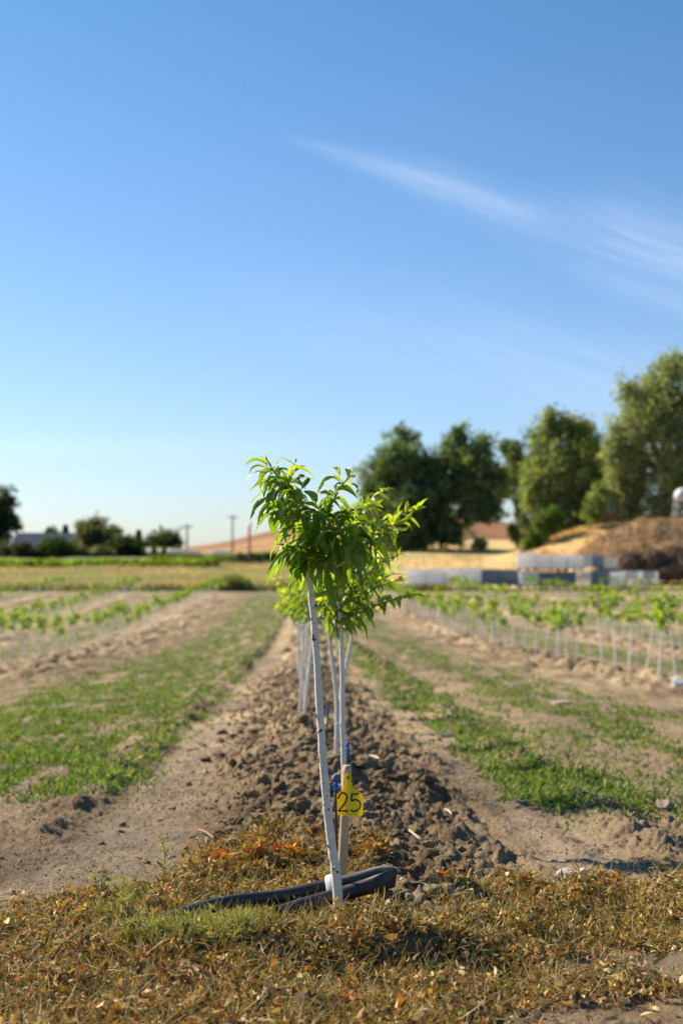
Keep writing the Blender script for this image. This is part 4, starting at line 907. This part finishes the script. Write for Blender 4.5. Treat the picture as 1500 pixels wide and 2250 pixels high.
# ------------------------------------------------------------ large trees
def big_tree(name, base, blobs, Y, cols, label, seed, leaf=.34, dens=1.0, trunk_r=.35, limbs=True, group=None, depth=1.0, kind_cat='tree', clump=.75, droop=0, trunkc=(.13, .10, .075)):
    """blobs: (px, py, rx_px, ry_px) seen from the camera; each is a real ellipsoid of leaf clumps"""
    gg = np.random.default_rng(seed); s = Y / F; bp = at(base[0], base[1], Y); gzb = float(base_z(np.array([bp[0]]), np.array([Y]))[0])
    z0 = min(bp[2], gzb) if name != 'bush' else gzb; root = empty(name, (bp[0], Y, z0)); tr = MB(); cr = MB(); O = np.array([bp[0], Y, z0])
    cx_ = np.mean([b_[0] for b_ in blobs]); topy = min(b_[1] for b_ in blobs)
    hub = at(base[0] * .6 + cx_ * .4, base[1] - (base[1] - topy) * .3, Y) - O
    if limbs: tr.add(*tube(catmull([(0, 0, -.3), hub * .5 + [.1, 0, 0], hub], 5), np.linspace(trunk_r, trunk_r * .65, 11), 10, jit=.1), trunkc)
    for bi, (px, py, rx, ry) in enumerate(blobs):
        off = gg.uniform(-.5, .5) * depth * rx * s * 1.4
        c = at(px, py, Y) - O + np.array([0, off, 0]); rad = np.array([rx * s, rx * s * depth * .95, ry * s])
        if limbs: tr.add(*tube(catmull([hub, (hub + c) / 2 + [0, 0, .3], c], 5), np.linspace(trunk_r * .45, .04, 11), 7, jit=.1), trunkc)
        vol = rad[0] * rad[1] * rad[2]; nc = int(max(10, dens * 5.6 * (rad[0] * rad[2] + rad[0] * rad[1]) / clump ** 2))
        d = rand_dirs(nc, gg); q = gg.random(nc) ** .4; cc_ = c + d * rad * (q * (1 + .24 * np.clip(gg.normal(size=nc), -2, 1.2)))[:, None]
        tone = .70 + .65 * gg.random(nc); hue = gg.integers(0, len(cols), nc); nl = 26
        pos = np.repeat(cc_, nl, 0) + gg.normal(size=(nc * nl, 3)) * clump * np.array([.42, .42, .36 + droop])
        cl_ = np.array(cols)[np.repeat(hue, nl)] * np.repeat(tone, nl)[:, None] * (.8 + .4 * gg.random((nc * nl, 1)))
        n = len(pos); L_ = leaf * (.6 + .8 * gg.random(n)); dd = rand_dirs(n, gg); 
        if droop: dd[:, 2] -= droop * 2; L_ = L_ * (1 + droop)
        ribbons(cr, pos, dd, rand_dirs(n, gg), L_, L_ * (.62 if not droop else .4), gg.uniform(-.8, .8, n), cl_, 2, (.4, 1, .15), gg)
    if limbs: tr.build('trunk', M['bark'], root)
    cr.build('crown', M['tree'], root, smooth=False); tag(root, label, kind_cat, group); return root
dk = [(.105, .165, .085), (.135, .20, .10), (.17, .24, .115)]
md = [(.20, .265, .095), (.25, .31, .11), (.155, .21, .085)]
wl = [(.25, .30, .15), (.20, .245, .125), (.31, .35, .17)]
T1 = [(895,985,26,42),(860,1010,42,42),(1000,985,38,40),(830,1060,48,50),(900,1050,62,62),(985,1055,62,66),(1050,1010,36,44),(1070,1070,50,56),(870,1130,66,56),(950,1145,78,52),(910,1180,56,26),(1060,1125,46,30),(820,1120,34,40),(985,1175,30,26),(950,1030,40,40),(930,1095,50,40),(850,1175,44,32),(900,1185,50,24),(1030,1070,40,40),(1095,1050,26,34),(880,960,16,26),(1010,955,16,24),(1062,975,14,24)]
big_tree('broadleaf_tree', (925, 1207), T1, 150, dk, 'broad dark green tree directly behind the front sapling', 31, .36, 1.0, .5)
big_tree('broadleaf_tree', (1135, 1205), [(1130,1000,26,38),(1118,1055,24,40),(1150,1100,26,34),(1112,985,14,22),(1145,1040,28,40),(1160,1150,24,30)], 158, dk, 'narrow dark tree between the broad dark tree and the willow', 32, .34, .9, .3)
T2 = [(1225,935,24,32),(1195,960,34,38),(1265,950,46,38),(1190,1020,40,50),(1250,1020,70,56),(1300,985,32,42),(1180,1090,36,46),(1240,1100,64,48),(1300,1070,36,46),(1225,1150,48,34),(1270,1140,30,24),(1318,1040,26,46),(1310,1090,24,34),(1165,1060,24,34),(1205,912,14,18)]
big_tree('broadleaf_tree', (1235, 1195), T2, 140, md + wl[:1], 'medium sized olive green tree behind the white tote stacks', 33, .34, 1.0, .45, droop=.15)
T3 = [(1475,810,44,34),(1385,860,26,32),(1455,870,66,50),(1400,930,58,50),(1480,950,70,66),(1360,975,26,36),(1410,1010,52,56),(1480,1050,60,56),(1395,1080,40,42),(1345,1000,22,44),(1352,1050,26,34),(1445,1110,46,24),(1560,860,60,70),(1570,980,70,90),(1570,1080,60,50)]
big_tree('broadleaf_tree', (1470, 1142), T3, 132, wl, 'tallest grey-green tree at the right edge above the mound', 34, .34, 1.0, .5, droop=.2)
big_tree('bush', (1180, 1205), [(1175,1185,26,20),(1195,1160,24,24),(1215,1140,20,22),(1160,1198,16,10)], 133, [(.07, .12, .022), (.09, .15, .025)], 'bright green bush climbing the golden bank below the olive tree', 35, .26, 1.1, .1, False, kind_cat='bush', clump=.55)
big_tree('bush', (1308, 1150), [(1305,1125,26,30),(1318,1085,22,26)], 133, md, 'olive bush hiding the left end of the small brown house', 38, .26, 1.0, .1, False, kind_cat='bush', clump=.55)
big_tree('bush', (1388, 1146), [(1392,1120,20,26),(1380,1080,14,20)], 132.5, wl, 'grey-green bush hiding the right end of the small brown house', 39, .26, 1.0, .1, False, kind_cat='bush', clump=.55)
big_tree('bush', (1052, 1212), [(1052,1195,16,12)], 146, md, 'small round bush on the brown slope right of the broad dark tree', 36, .26, 1.2, .1, False, kind_cat='bush', clump=.5)
big_tree('bush', (1125, 1212), [(1128,1165,12,12),(1135,1180,14,12)], 150, md, 'low bush on the slope below the narrow dark tree', 37, .26, 1.2, .1, False, kind_cat='bush', clump=.5)
# left skyline
FT = 'trees on the left skyline'
bl = [(.035, .055, .030), (.045, .070, .034)]  # slight bluish haze of distance put into the leaf colour
ol = [(.12, .14, .065), (.14, .16, .07)]
big_tree('broadleaf_tree', (2, 1232), [(8,1095,24,26),(2,1130,34,40),(-10,1180,40,50),(15,1150,18,30)], 215, bl, 'tall dark tree cut by the left edge of the picture', 41, .4, .9, .35, group=FT, clump=.8)
big_tree('broadleaf_tree', (35, 1225), [(35,1155,11,14)], 230, bl, 'small dark tree right beside the tall left-edge tree', 42, .4, .9, .2, group=FT, clump=.7)
big_tree('bush', (125, 1235), [(110,1205,26,26),(138,1208,28,24),(160,1216,14,14)], 205, [(.07, .12, .022), (.05, .085, .025)], 'round bright green bush right of the blue-grey roof', 43, .3, 1.1, .2, False, FT, kind_cat='bush', clump=.6)
big_tree('bush', (55, 1235), [(50,1212,24,20),(75,1220,14,14)], 205, [(.06, .075, .045)], 'dull grey-green shrub in front of the blue-grey roofed house', 44, .3, 1.1, .2, False, FT, kind_cat='bush', clump=.6)
big_tree('broadleaf_tree', (200, 1232), [(188,1160,18,16),(215,1152,18,14),(200,1180,32,28),(235,1185,28,32),(200,1205,36,26)], 212, ol, 'wide olive tree, the biggest in the middle of the left skyline', 45, .36, 1.0, .3, group=FT, clump=.75)
big_tree('broadleaf_tree', (118, 1230), [(113,1172,16,14)], 260, bl, 'faint rounded tree behind the roof left of the dark conifer', 46, .4, .8, .2, group=FT)
def conifer(px, pyb, pyt, Y, w_, label, seed):
    gg = np.random.default_rng(seed); b_ = at(px, pyb, Y); h = (pyb - pyt) / F * Y; z0 = b_[2]; root = empty('conifer_tree', (b_[0], Y, z0)); wr = w_ / F * Y
    MB().add(*tube([(0, 0, -1), (0, 0, h * .5), (0, 0, h * .97)], [.18, .1, .03], 7), (.12, .09, .07)).build('trunk', M['bark'], root)
    n = 3200; f = gg.random(n) ** .7; a = gg.random(n) * 6.28; rr_ = wr * (1.02 - f) * (.75 + .3 * np.sin(f * 40)) * gg.random(n) ** .4
    pos = np.stack([np.cos(a) * rr_, np.sin(a) * rr_, h * (.05 + .95 * f)], 1); d = np.stack([np.cos(a), np.sin(a), -.4 + .3 * gg.normal(size=n)], 1)
    mb = MB(); ribbons(mb, pos, d, rand_dirs(n, gg), np.full(n, .45), np.full(n, .2), gg.uniform(-.6, .6, n), np.array([.04, .062, .034]) * (.7 + .6 * gg.random((n, 1))), 2, (.5, 1, .2), gg)
    mb.build('crown', M['tree'], root, smooth=False); tag(root, label, 'conifer', FT)
big_tree('bush', (95, 1236), [(88,1214,18,16),(5,1215,26,22),(25,1218,14,14)], 206, [(.06, .085, .04)], 'dark shrubs filling the foot of the house at the far left edge', 53, .3, 1.1, .2, False, FT, kind_cat='bush', clump=.6)
big_tree('bush', (190, 1236), [(178,1214,18,16),(215,1216,22,15),(238,1218,12,12)], 204, ol, 'low olive shrubs at the foot of the wide olive tree', 54, .3, 1.1, .2, False, FT, kind_cat='bush', clump=.6)
big_tree('bush', (345, 1232), [(335,1214,18,11),(358,1216,16,10)], 200, [(.05, .085, .03)], 'low dark shrubs under the round green tree', 55, .3, 1.1, .2, False, FT, kind_cat='bush', clump=.6)
conifer(144, 1228, 1153, 235, 14, 'pointed dark conifer between the roof and the wide olive tree', 51)
conifer(305, 1225, 1165, 240, 14, 'pointed dark conifer behind the right-hand dark bushes', 52)
big_tree('broadleaf_tree', (262, 1228), [(252,1168,16,14)], 250, ol, 'pale tree peeping over the right shoulder of the wide olive tree', 47, .36, .8, .2, group=FT)
big_tree('bush', (275, 1232), [(270,1202,34,26),(300,1205,26,22),(250,1212,20,16),(320,1212,16,14)], 208, [(.05, .085, .025), (.04, .065, .025)], 'broad dark green bush left of the round pole-side tree', 48, .3, 1.1, .2, False, FT, kind_cat='bush', clump=.6)
big_tree('broadleaf_tree', (362, 1222), [(368,1182,28,20),(340,1192,22,18),(385,1192,14,16)], 225, [(.05, .09, .035), (.06, .10, .04)], 'round green tree left of the shorter utility pole', 49, .34, 1.0, .25, group=FT)
# hedges
def hedge(px0, px1, ytop, ybot, Y, cols, label, seed, ridge=None):
    gg = np.random.default_rng(seed); x0 = (px0 - CX) / F * Y; x1 = (px1 - CX) / F * Y; xm = (x0 + x1) / 2; zt = at(0, ytop, Y)[2]
    root_z = float(base_z(np.array([xm]), np.array([Y]))[0]); n = int((x1 - x0) * 620)
    x = gg.uniform(x0, x1, n); zt_ = zt + .25 * (fbm(x / 1.2, x * 0 + 3, seed, 3) - .5) * 2; zb = base_z(x, np.full(n, Y)) - .1
    dy = gg.normal(size=n) * .55; f = np.sqrt(gg.random(n)) * (1 - .25 * np.abs(dy)); z = zb + (zt_ - zb) * np.clip(f, 0, 1.05)
    c = np.array(cols)[(fbm(x / .8, z / .8, seed + 3, 2) * len(cols) * 1.4 - .2).clip(0, len(cols) - 1).astype(int)] * (.65 + .7 * gg.random((n, 1)))
    mb = MB(); ribbons(mb, np.stack([x, Y + dy, z], 1), rand_dirs(n, gg), rand_dirs(n, gg), .16 + .16 * gg.random(n), .12 + .1 * gg.random(n), gg.uniform(-.8, .8, n), c, 2, (.5, 1, .2), gg)
    o = mb.build('hedge', M['tree'], loc=(xm, Y, root_z)); tag(o, label, 'hedge')
lg = [(.32, .42, .05), (.26, .36, .045), (.19, .27, .04)]
hedge(-260, 480, 1230, 1252, 148, lg, 'long bright green hedge along the left field edge', 61)
hedge(330, 545, 1222, 1240, 165, [(.12, .17, .035), (.15, .20, .04)], 'darker second hedge behind the right end of the long bright hedge', 62)
hedge(520, 720, 1214, 1240, 162, [(.06, .085, .025), (.05, .075, .025)], 'dark bushy hedge behind the marker post', 63)
def tuft(px, py, Y, w_, h, cols, label, seed, n=2200):
    gg = np.random.default_rng(seed); p = at(px, py, Y); z0 = float(gz(np.array([p[0]]), np.array([Y]))[0]); s = Y / F; x = np.clip(gg.normal(size=n), -1.7, 1.7) * w_ * s * .45; y = gg.normal(size=n) * w_ * s * .25
    hh = h * s * np.exp(-(x / (w_ * s)) ** 2) * (.4 + .6 * gg.random(n)); d = gg.normal(size=(n, 3)) * .4; d[:, 2] = 1
    mb = MB(); ribbons(mb, np.stack([x, y, np.zeros(n)], 1), d, rand_dirs(n, gg), hh, .05 + .03 * gg.random(n), gg.uniform(-.5, .5, n), np.array(cols)[gg.integers(0, len(cols), n)] * (.7 + .5 * gg.random((n, 1))), 2, (1, .9, .1), gg)
    o = mb.build('weed_clump', M['tree'], loc=None); o.location = (p[0], Y, z0); tag(o, label, 'weed clump')
gw = [(.20, .24, .11), (.24, .27, .13)]
tuft(515, 1293, 91, 46, 44, gw, 'tall grey-green weed clump at the far end of the left grass lane', 71, 3200)
tuft(1020, 1292, 90.3, 12, 14, lg, 'small green weed before the second group of white totes', 72, 500)
tuft(1195, 1293, 90.3, 18, 14, lg, 'green weed in front of the grey caged totes', 73, 700)
tuft(1315, 1292, 90.3, 34, 18, lg, 'wide green weed clump below the right-hand caged totes', 74, 1300)
tuft(965, 1292, 90.3, 14, 18, lg, 'bright green weed before the white totes left of the others', 75, 500)
tuft(1400, 1290, 90.3, 16, 16, lg, 'green weed at the right end of the tote row', 76, 500)
# tall dry grass beyond the field
n = 60000; t = np.exp(rng.uniform(math.log(90), math.log(175), n)); x = rng.uniform(-.27, .10, n) * t
pnn = fbm(x / 9, t / 7, 331, 4); k = rng.random(n) < np.clip(.15 + (1 - ss(92, 96, t)) * .9 + .6 * (x / t < 0), 0, 1); x, t, pnn = x[k], t[k], pnn[k]; n = len(x)
d = rng.normal(size=(n, 3)) * .3; d[:, 2] = 1; isb = (t < 95) & (rng.random(n) < .8)
c = np.where(isb[:, None], [[.085, .12, .04]], np.where(ss(.45, .6, pnn)[:, None] > rng.random((n, 1)), [[.60, .44, .20]], [[.42, .42, .20]])) * (.7 + .5 * rng.random((n, 1)))
mb = MB(); ribbons(mb, np.stack([x, t, gz(x, t)], 1), d, rand_dirs(n), .22 + .28 * rng.random(n), np.full(n, .05), rng.uniform(-.6, .6, n), c, 2, (1, .8, .1))
n = 60000; t = rng.uniform(101, 150, n); x = (rng.uniform(1000, 1640, n) - CX) / F * t; pxx_ = x / t * F + CX
c = np.where(rng.random((n, 1)) < .25, [[.30, .27, .13]], [[.80, .58, .28]]) * (.65 + .6 * rng.random((n, 1)))
on = (t > 104) & (t < 122) & (pxx_ > 1275); c = np.where(on[:, None] & (rng.random((n, 1)) < .75), [[.38, .27, .165]] * (.5 + .9 * rng.random((n, 1))), c)
d = rng.normal(size=(n, 3)) * .45; d[:, 2] = 1; bare_ = fbm(x / 2.5, t / 4, 861, 3); k = (bare_ > .42) & ((pxx_ - 1120) / 120 > rng.random(n)); x, t, c, d = x[k], t[k], c[k], d[k]; n = len(x)
ribbons(mb, np.stack([x, t, gz(x, t)], 1), d, rand_dirs(n), .18 + .30 * rng.random(n), .05 + .05 * rng.random(n), rng.uniform(-.7, .7, n), c, 2, (1, .8, .1))
tag(mb.build('meadow_grass', M['dry']), 'pale dry meadow grass beyond the far edge of the field', 'grass', kind='stuff')

# ------------------------------------------------------------ liquid totes: bottle in a wire cage on a pallet
def tote(name, filled=True, white=True):
    root = empty(name); W2, D2, Hh = .60, .5, 1.16; z0 = .15
    if filled:
        c = (.96, .94, .92) if white else (.30, .33, .40)
        mb = MB().add(*bbox(-W2 + .03, W2 - .03, -D2 + .03, D2 - .03, z0 + .01, Hh - .04, .06), c); mb.build('bottle', M['tank'], root, smooth=False)
        MB().add(*tube([(0, 0, Hh - .045), (0, 0, Hh + .02)], .09, 12), (.10, .10, .12) if white else (.05, .05, .06)).build('cap', M['tank'], root)
    b_ = .016; mb = MB(); gcol = (.80, .80, .82) if white else (.30, .33, .38)
    for zz_ in np.linspace(z0 + .05, Hh - .02, 7):
        for (xa, xb, ya, yb_) in ((-W2, W2, -D2, -D2 + 2 * b_), (-W2, W2, D2 - 2 * b_, D2), (-W2, -W2 + 2 * b_, -D2 + 2 * b_ + .001, D2 - 2 * b_ - .001), (W2 - 2 * b_, W2, -D2 + 2 * b_ + .001, D2 - 2 * b_ - .001)):
            mb.add(*box(xa, xb, ya, yb_, zz_ - b_, zz_ + b_), gcol)
    for xq in np.linspace(-W2 + .03, W2 - .03, 9):
        mb.add(*box(xq - b_, xq + b_, -D2 - b_ * 1.3, -D2 - .001, z0, Hh), gcol); mb.add(*box(xq - b_, xq + b_, D2 + .001, D2 + b_ * 1.3, z0, Hh), gcol)
    for yq in np.linspace(-D2 + .06, D2 - .06, 7):
        mb.add(*box(-W2 - b_ * 1.3, -W2 - .001, yq - b_, yq + b_, z0, Hh), gcol); mb.add(*box(W2 + .001, W2 + b_ * 1.3, yq - b_, yq + b_, z0, Hh), gcol)
    mb.build('cage', M['cage'], root, smooth=False)
    mb = MB(); pc_ = (.11, .115, .14)
    mb.add(*box(-W2, W2, -D2, D2, .11, .145), pc_)
    for xq in (-W2 + .07, 0, W2 - .07):
        mb.add(*box(xq - .06, xq + .06, -D2 + .01, D2 - .01, 0, .108), pc_)
    mb.build('pallet', M['wall'], root, smooth=False); return root
pw = tote('liquid_tote', True, True); pd = tote('liquid_tote', True, False); pe = tote('liquid_tote', False, True)
prot = {'w': pw, 'd': pd, 'e': pe}; fresh = {'w', 'd', 'e'}
def put_tote(kind, px, Y, zoff, label, group, sc=1.0, rz=0):
    p = prot[kind]
    if kind in fresh: fresh.discard(kind); o = p
    else: o = copy_tree(p)
    x0 = (px - CX) / F * Y; z0 = float(base_z(np.array([x0]), np.array([Y]))[0]) if zoff == 0 else zoff
    x0 += gf.normal() * .03; Y += gf.uniform(-.18, .12); o.location = (x0, Y, z0); o.rotation_euler = (0, 0, rz + gf.normal() * .07); o.scale = (sc, sc, sc); tag(o, label, 'liquid tote', group); return z0
YT_ = 92.5; zt0 = CAM_Z - (1290 - HOR) / F * YT_
def bz(px): return CAM_Z - (np.interp(px, [890, 1060, 1200, 1430], [1288, 1290, 1293, 1292]) - HOR) / F * YT_
ords = ['leftmost', 'second from left', 'third from left', 'fourth from left']
for i, px in enumerate((911, 952, 993, 1034)): put_tote('w', px, YT_ + .5 * (i > 1), bz(px) + .04 * i, f'white caged tote on the ground, {ords[i]} in the tote row', 'totes on the ground', .96, gf.normal() * .03)
for i, px in enumerate((1078, 1117)): put_tote('d', px, YT_ + .8, bz(px) + .05, ['dark tote just right of the four white ground totes', 'dark tote below the left end of the upper white totes'][i], 'totes on the ground', .97)
gl = ['pale grey caged tote directly under the upper leftmost white tote', 'grey caged tote under the second upper white tote', 'dark grey tote under the third upper white tote', 'grey caged tote under the fourth upper white tote',
      'empty wire tote cage below the dark heap of cages', 'pale caged tote, third from the right end of the row', 'pale caged tote, second from the right end of the row', 'rightmost tote of the ground row beside the brush pile']
for i, (px, kd) in enumerate(((1159, 'w'), (1200, 'd'), (1241, 'd'), (1278, 'e'), (1316, 'd'), (1353, 'w'), (1389, 'e'), (1420, 'e'))):
    put_tote(kd, px, YT_, bz(px), gl[i] if i != 4 else 'dark grey tote below the dark heap of cages', 'totes on the ground', [.94, .92, .95, .93][i % 4])
for i, (px, kd) in enumerate(((1157, 'w'), (1192, 'w'), (1227, 'w'), (1261, 'w'))):
    put_tote(kd, px, YT_ + .1, bz(px) + 1.16, f'white tote stacked on the upper level, {ords[i] if i else "leftmost"} of four', 'totes of the upper level', .88 if i else .98, gf.normal() * .02)
put_tote('d', 1306, YT_ + 3, bz(1306) + 1.1, 'dark cage tipped on the bank behind the ground totes', 'dark cages heaped on the bank', .9, .5).__class__
put_tote('e', 1334, YT_ + 3.2, bz(1330) + 1.05, 'empty wire cage beside the dark tipped cage on the bank', 'dark cages heaped on the bank', .8, .9)
mb = MB(); Y = 95.6
for px, py, r_1 in ((1306, 1252, .9), (1336, 1254, .8)):
    p = at(px, py, Y); mb.add(*lump(p - np.array([0, 0, .2]), np.array([1.2, 1.1, .6]) * r_1, ICO3, .25, .8), (.42, .30, .17))
tag(mb.build('earth_heap', M['soil']), 'low earth heap carrying the tipped cages behind the totes', 'earth heap')
# brush pile
gg = np.random.default_rng(81); Y = 98.; mb = MB()
pts = [(1385, 1240, 26, 26), (1430, 1236, 36, 30), (1480, 1232, 44, 34), (1540, 1236, 50, 36), (1410, 1255, 40, 18), (1470, 1256, 50, 20), (1600, 1245, 50, 26)]
p0 = at(1460, 1272, Y)
for (px, py, rx, ry) in pts:
    c = at(px, py, Y + gg.normal() * .5); s = Y / F
    mb.add(*lump(c, np.array([rx * s * .85, rx * s * .8, ry * s * .9]), ICO3, .3, 1, gg), (.13, .085, .055))
    for q in range(520):
        d = rand_dirs(1, gg)[0]; b_ = c + d * np.array([rx * s, rx * s, ry * s]) * gg.uniform(.8, 1.05); e_ = rand_dirs(1, gg)[0] * gg.uniform(.12, .4)
        mb.add(*tube([b_ - e_, b_ + gg.normal(size=3) * .02, b_ + e_], [.02, .035, .015], 4), np.array([.22, .15, .10]) * gg.uniform(.3, 1.5))
tag(mb.build('brush_pile', M['bark'], loc=tuple(p0)), 'dark brown heap of brush and roots right of the totes', 'brush pile')

# ------------------------------------------------------------ buildings
def gable(name, px0, px1, pyb, pye, pyr, Y, depth, wallc, roofc, label, cat='house', win=(), rz=0):
    s = Y / F; W_ = (px1 - px0) * s; he = (pyb - pye) * s; hr = (pyb - pyr) * s; p = at((px0 + px1) / 2, pyb, Y); root = empty(name, tuple(p), rz)
    MB().add(*box(-W_ / 2, W_ / 2, 0, depth, -1.5, he), wallc).build('wall', M['wall'], root, smooth=False)
    o = .35; mb = MB()
    V = np.array([(-W_ / 2 - o, -o, he - .05), (W_ / 2 + o, -o, he - .05), (W_ / 2 + o, depth / 2, hr), (-W_ / 2 - o, depth / 2, hr), (-W_ / 2 - o, depth + o, he - .05), (W_ / 2 + o, depth + o, he - .05)], float)
    V2 = V + np.array([0, 0, .18]); VV = np.vstack([V, V2])
    mb.add(VV, [(6, 7, 8, 9), (9, 8, 11, 10), (1, 0, 3, 2), (2, 3, 4, 5), (0, 1, 7, 6), (5, 4, 10, 11), (0, 6, 9, 3), (3, 9, 10, 4), (1, 2, 8, 7), (2, 5, 11, 8)], None, roofc)
    rf = mb.build('roof', M['roof'], root, smooth=False)
    mb = MB(); mb.add([(-W_ / 2, .01, he), (-W_ / 2, depth - .01, he), (-W_ / 2, depth / 2, hr - .03), (W_ / 2, .01, he), (W_ / 2, depth - .01, he), (W_ / 2, depth / 2, hr - .03)], None, [(0, 2, 1), (3, 4, 5)], wallc); mb.build('gable_end', M['wall'], root, smooth=False)
    for (wx, wz, ww, wh, wc) in win:
        f = MB(); f.add(*box(wx - ww / 2 - .08, wx + ww / 2 + .08, -.06, -.003, wz - wh / 2 - .08, wz + wh / 2 + .08), (.72, .72, .70)); fo = f.build('window', M['wall'], root, smooth=False)
        MB().add(*box(wx - ww / 2, wx + ww / 2, -.075, -.063, wz - wh / 2, wz + wh / 2), wc).build('pane', M['glass'], fo, smooth=False)
    tag(root, label, cat); return root
gable('farmhouse', 30, 200, 1228, 1200, 1172, 222, 9, (.42, .43, .47), (.075, .095, .15), 'long low house with blue-grey roof behind the left hedge', 'house', [(-3, 1.1, 1.2, .9, (.1, .14, .2)), (2.5, 1.1, 1.2, .9, (.1, .14, .2))])
gable('hillside_house', 1302, 1392, 1155, 1098, 1062, 136, 7, (.40, .22, .13), (.20, .17, .16), 'small brown house half hidden between the two tallest trees', 'house', [(-.25, 1.7, .7, .9, (.25, .42, .42)), (1.2, 1.2, .7, .8, (.2, .3, .3))])
# overhead tank at the right edge
def wtank():
    Y = 121; c = at(1499, 1090, Y); b_ = at(1499, 1146, Y); root = empty('water_tank', tuple(b_)); s = Y / F; r0 = 19 * s; cz = c[2] - b_[2]
    pr = [(0, cz + r0 * 1.0), (r0 * .5, cz + r0 * .86), (r0 * .9, cz + r0 * .45), (r0, cz), (r0 * .98, cz - r0 * .3), (r0 * .7, cz - r0 * .55), (r0 * .1, cz - r0 * .62)]
    K = 20; V = [(a_ * math.cos(t_), a_ * math.sin(t_), z_) for a_, z_ in pr for t_ in np.linspace(0, 2 * math.pi, K, endpoint=False)]
    Q = [(i_ * K + j_, i_ * K + (j_ + 1) % K, (i_ + 1) * K + (j_ + 1) % K, (i_ + 1) * K + j_) for i_ in range(len(pr) - 1) for j_ in range(K)]
    MB().add(V, Q, None, (.55, .56, .60)).build('tank', M['steel'], root)
    for sx in (-1, 1):
        for sy in (-1, 1):
            MB().add(*tube([(sx * r0 * 1.15, sy * r0 * 1.15, -.5), (sx * r0 * .72, sy * r0 * .72, cz - r0 * .3)], .05, 7), (.38, .38, .40)).build('leg', M['steel'], root)
    mb = MB()
    for zf in (.35, .75):
        k_ = r0 * (1.15 - .43 * zf) * .98; zz_ = (cz - r0 * .4) * zf
        for a_, b2 in (((-k_, -k_), (k_, -k_)), ((k_, -k_), (k_, k_)), ((k_, k_), (-k_, k_)), ((-k_, k_), (-k_, -k_))): mb.add(*tube([(*a_, zz_), (*b2, zz_)], .03, 6), (.38, .38, .40))
    mb.build('brace', M['steel'], root); tag(root, 'silver round tank on four legs at the right edge on the mound', 'water tank')
wtank()
# utility poles and marker post
def pole(px, pyb, pyt, Y, label):
    b_ = at(px, pyb, Y); h = (pyb - pyt) / F * Y; root = empty('utility_pole', tuple(b_))
    MB().add(*tube([(0, 0, -2), (0, 0, h * .5), (0, 0, h)], [.26, .22, .18], 10), (.20, .18, .18)).build('pole', M['bark'], root)
    MB().add(*box(-1.3, 1.3, -.42, -.27, h - .9, h - .65), (.20, .18, .18)).build('crossarm', M['bark'], root, smooth=False)
    for xq in (-1.1, 0.35, 1.1): MB().add(*tube([(xq, -.345, h - .65), (xq, -.345, h - .4), (xq, -.345, h - .3)], [.06, .09, .05], 8), (.5, .5, .5)).build('insulator', M['plastic'], root)
    tag(root, label, 'utility pole', 'utility poles on the skyline')
pole(411, 1212, 1151, 330, 'lower utility pole beside the round tree on the left skyline')
pole(511, 1200, 1131, 380, 'taller utility pole rising from the foot of the reddish hill')
p = at(548, 1248, 156); root = empty('marker_post', tuple(p)); s = 156 / F
MB().add(*tube([(0, 0, -.5), (0, 0, 62 * s)], .13, 10), (.13, .085, .075)).build('post', M['wood'], root)
MB().add(*tube([(0, 0, 62 * s), (0, 0, 100 * s)], .17, 12), (.78, .40, .38)).build('sleeve', M['plastic'], root)
MB().add(*tube([(0, 0, 62 * s - .05), (0, 0, 62 * s - .001)], .19, 12), (.5, .5, .5)).build('collar', M['plastic'], root)
tag(root, 'slender post with pinkish red upper sleeve before the reddish hill', 'post')
# white bins in the distance
def bin_(px, py, Y, w_, h, label, grp):
    p = at(px, py, Y); s = Y / F; root = empty('white_bin', tuple(p))
    MB().add(*bbox(-w_ * s / 2, w_ * s / 2, -.6, .6, 0.12, h * s, .08), (.9, .89, .86)).build('bin_body', M['tank'], root, smooth=False)
    MB().add(*bbox(-w_ * s / 2 - .05, w_ * s / 2 + .05, -.66, .66, h * s - .02, h * s + .10, .04), (.9, .89, .86)).build('lid', M['tank'], root, smooth=False)
    mb = MB(); [mb.add(*box(q * w_ * s / 2 - .12 * (q > 0), q * w_ * s / 2 + .12 * (q < 0), -.5, .5, -.6, .118), (.3, .25, .2)) for q in (-1, 1)]; mb.build('skid', M['wall'], root, smooth=False)
    tag(root, label, 'bin', grp)
for i in range(8): bin_(372 + i * 9.3, 1216 + .3 * i, 185, 8.6, 9, 'white bin in the unbroken line left of the reddish hill', 'white bins in the left line')
for i in range(5): bin_(466 + i * 9.5, 1219 + .5 * i, 178, 8.6, 10, 'white bin in the short line at the foot of the reddish hill', 'white bins at the foot of the hill')
bin_(327, 1215, 190, 9, 10, 'lone white bin right of the dark bushes left of the bin lines', 'single white bins')
bin_(350, 1215, 190, 8, 9, 'single white bin below the round tree left of the bin lines', 'single white bins')
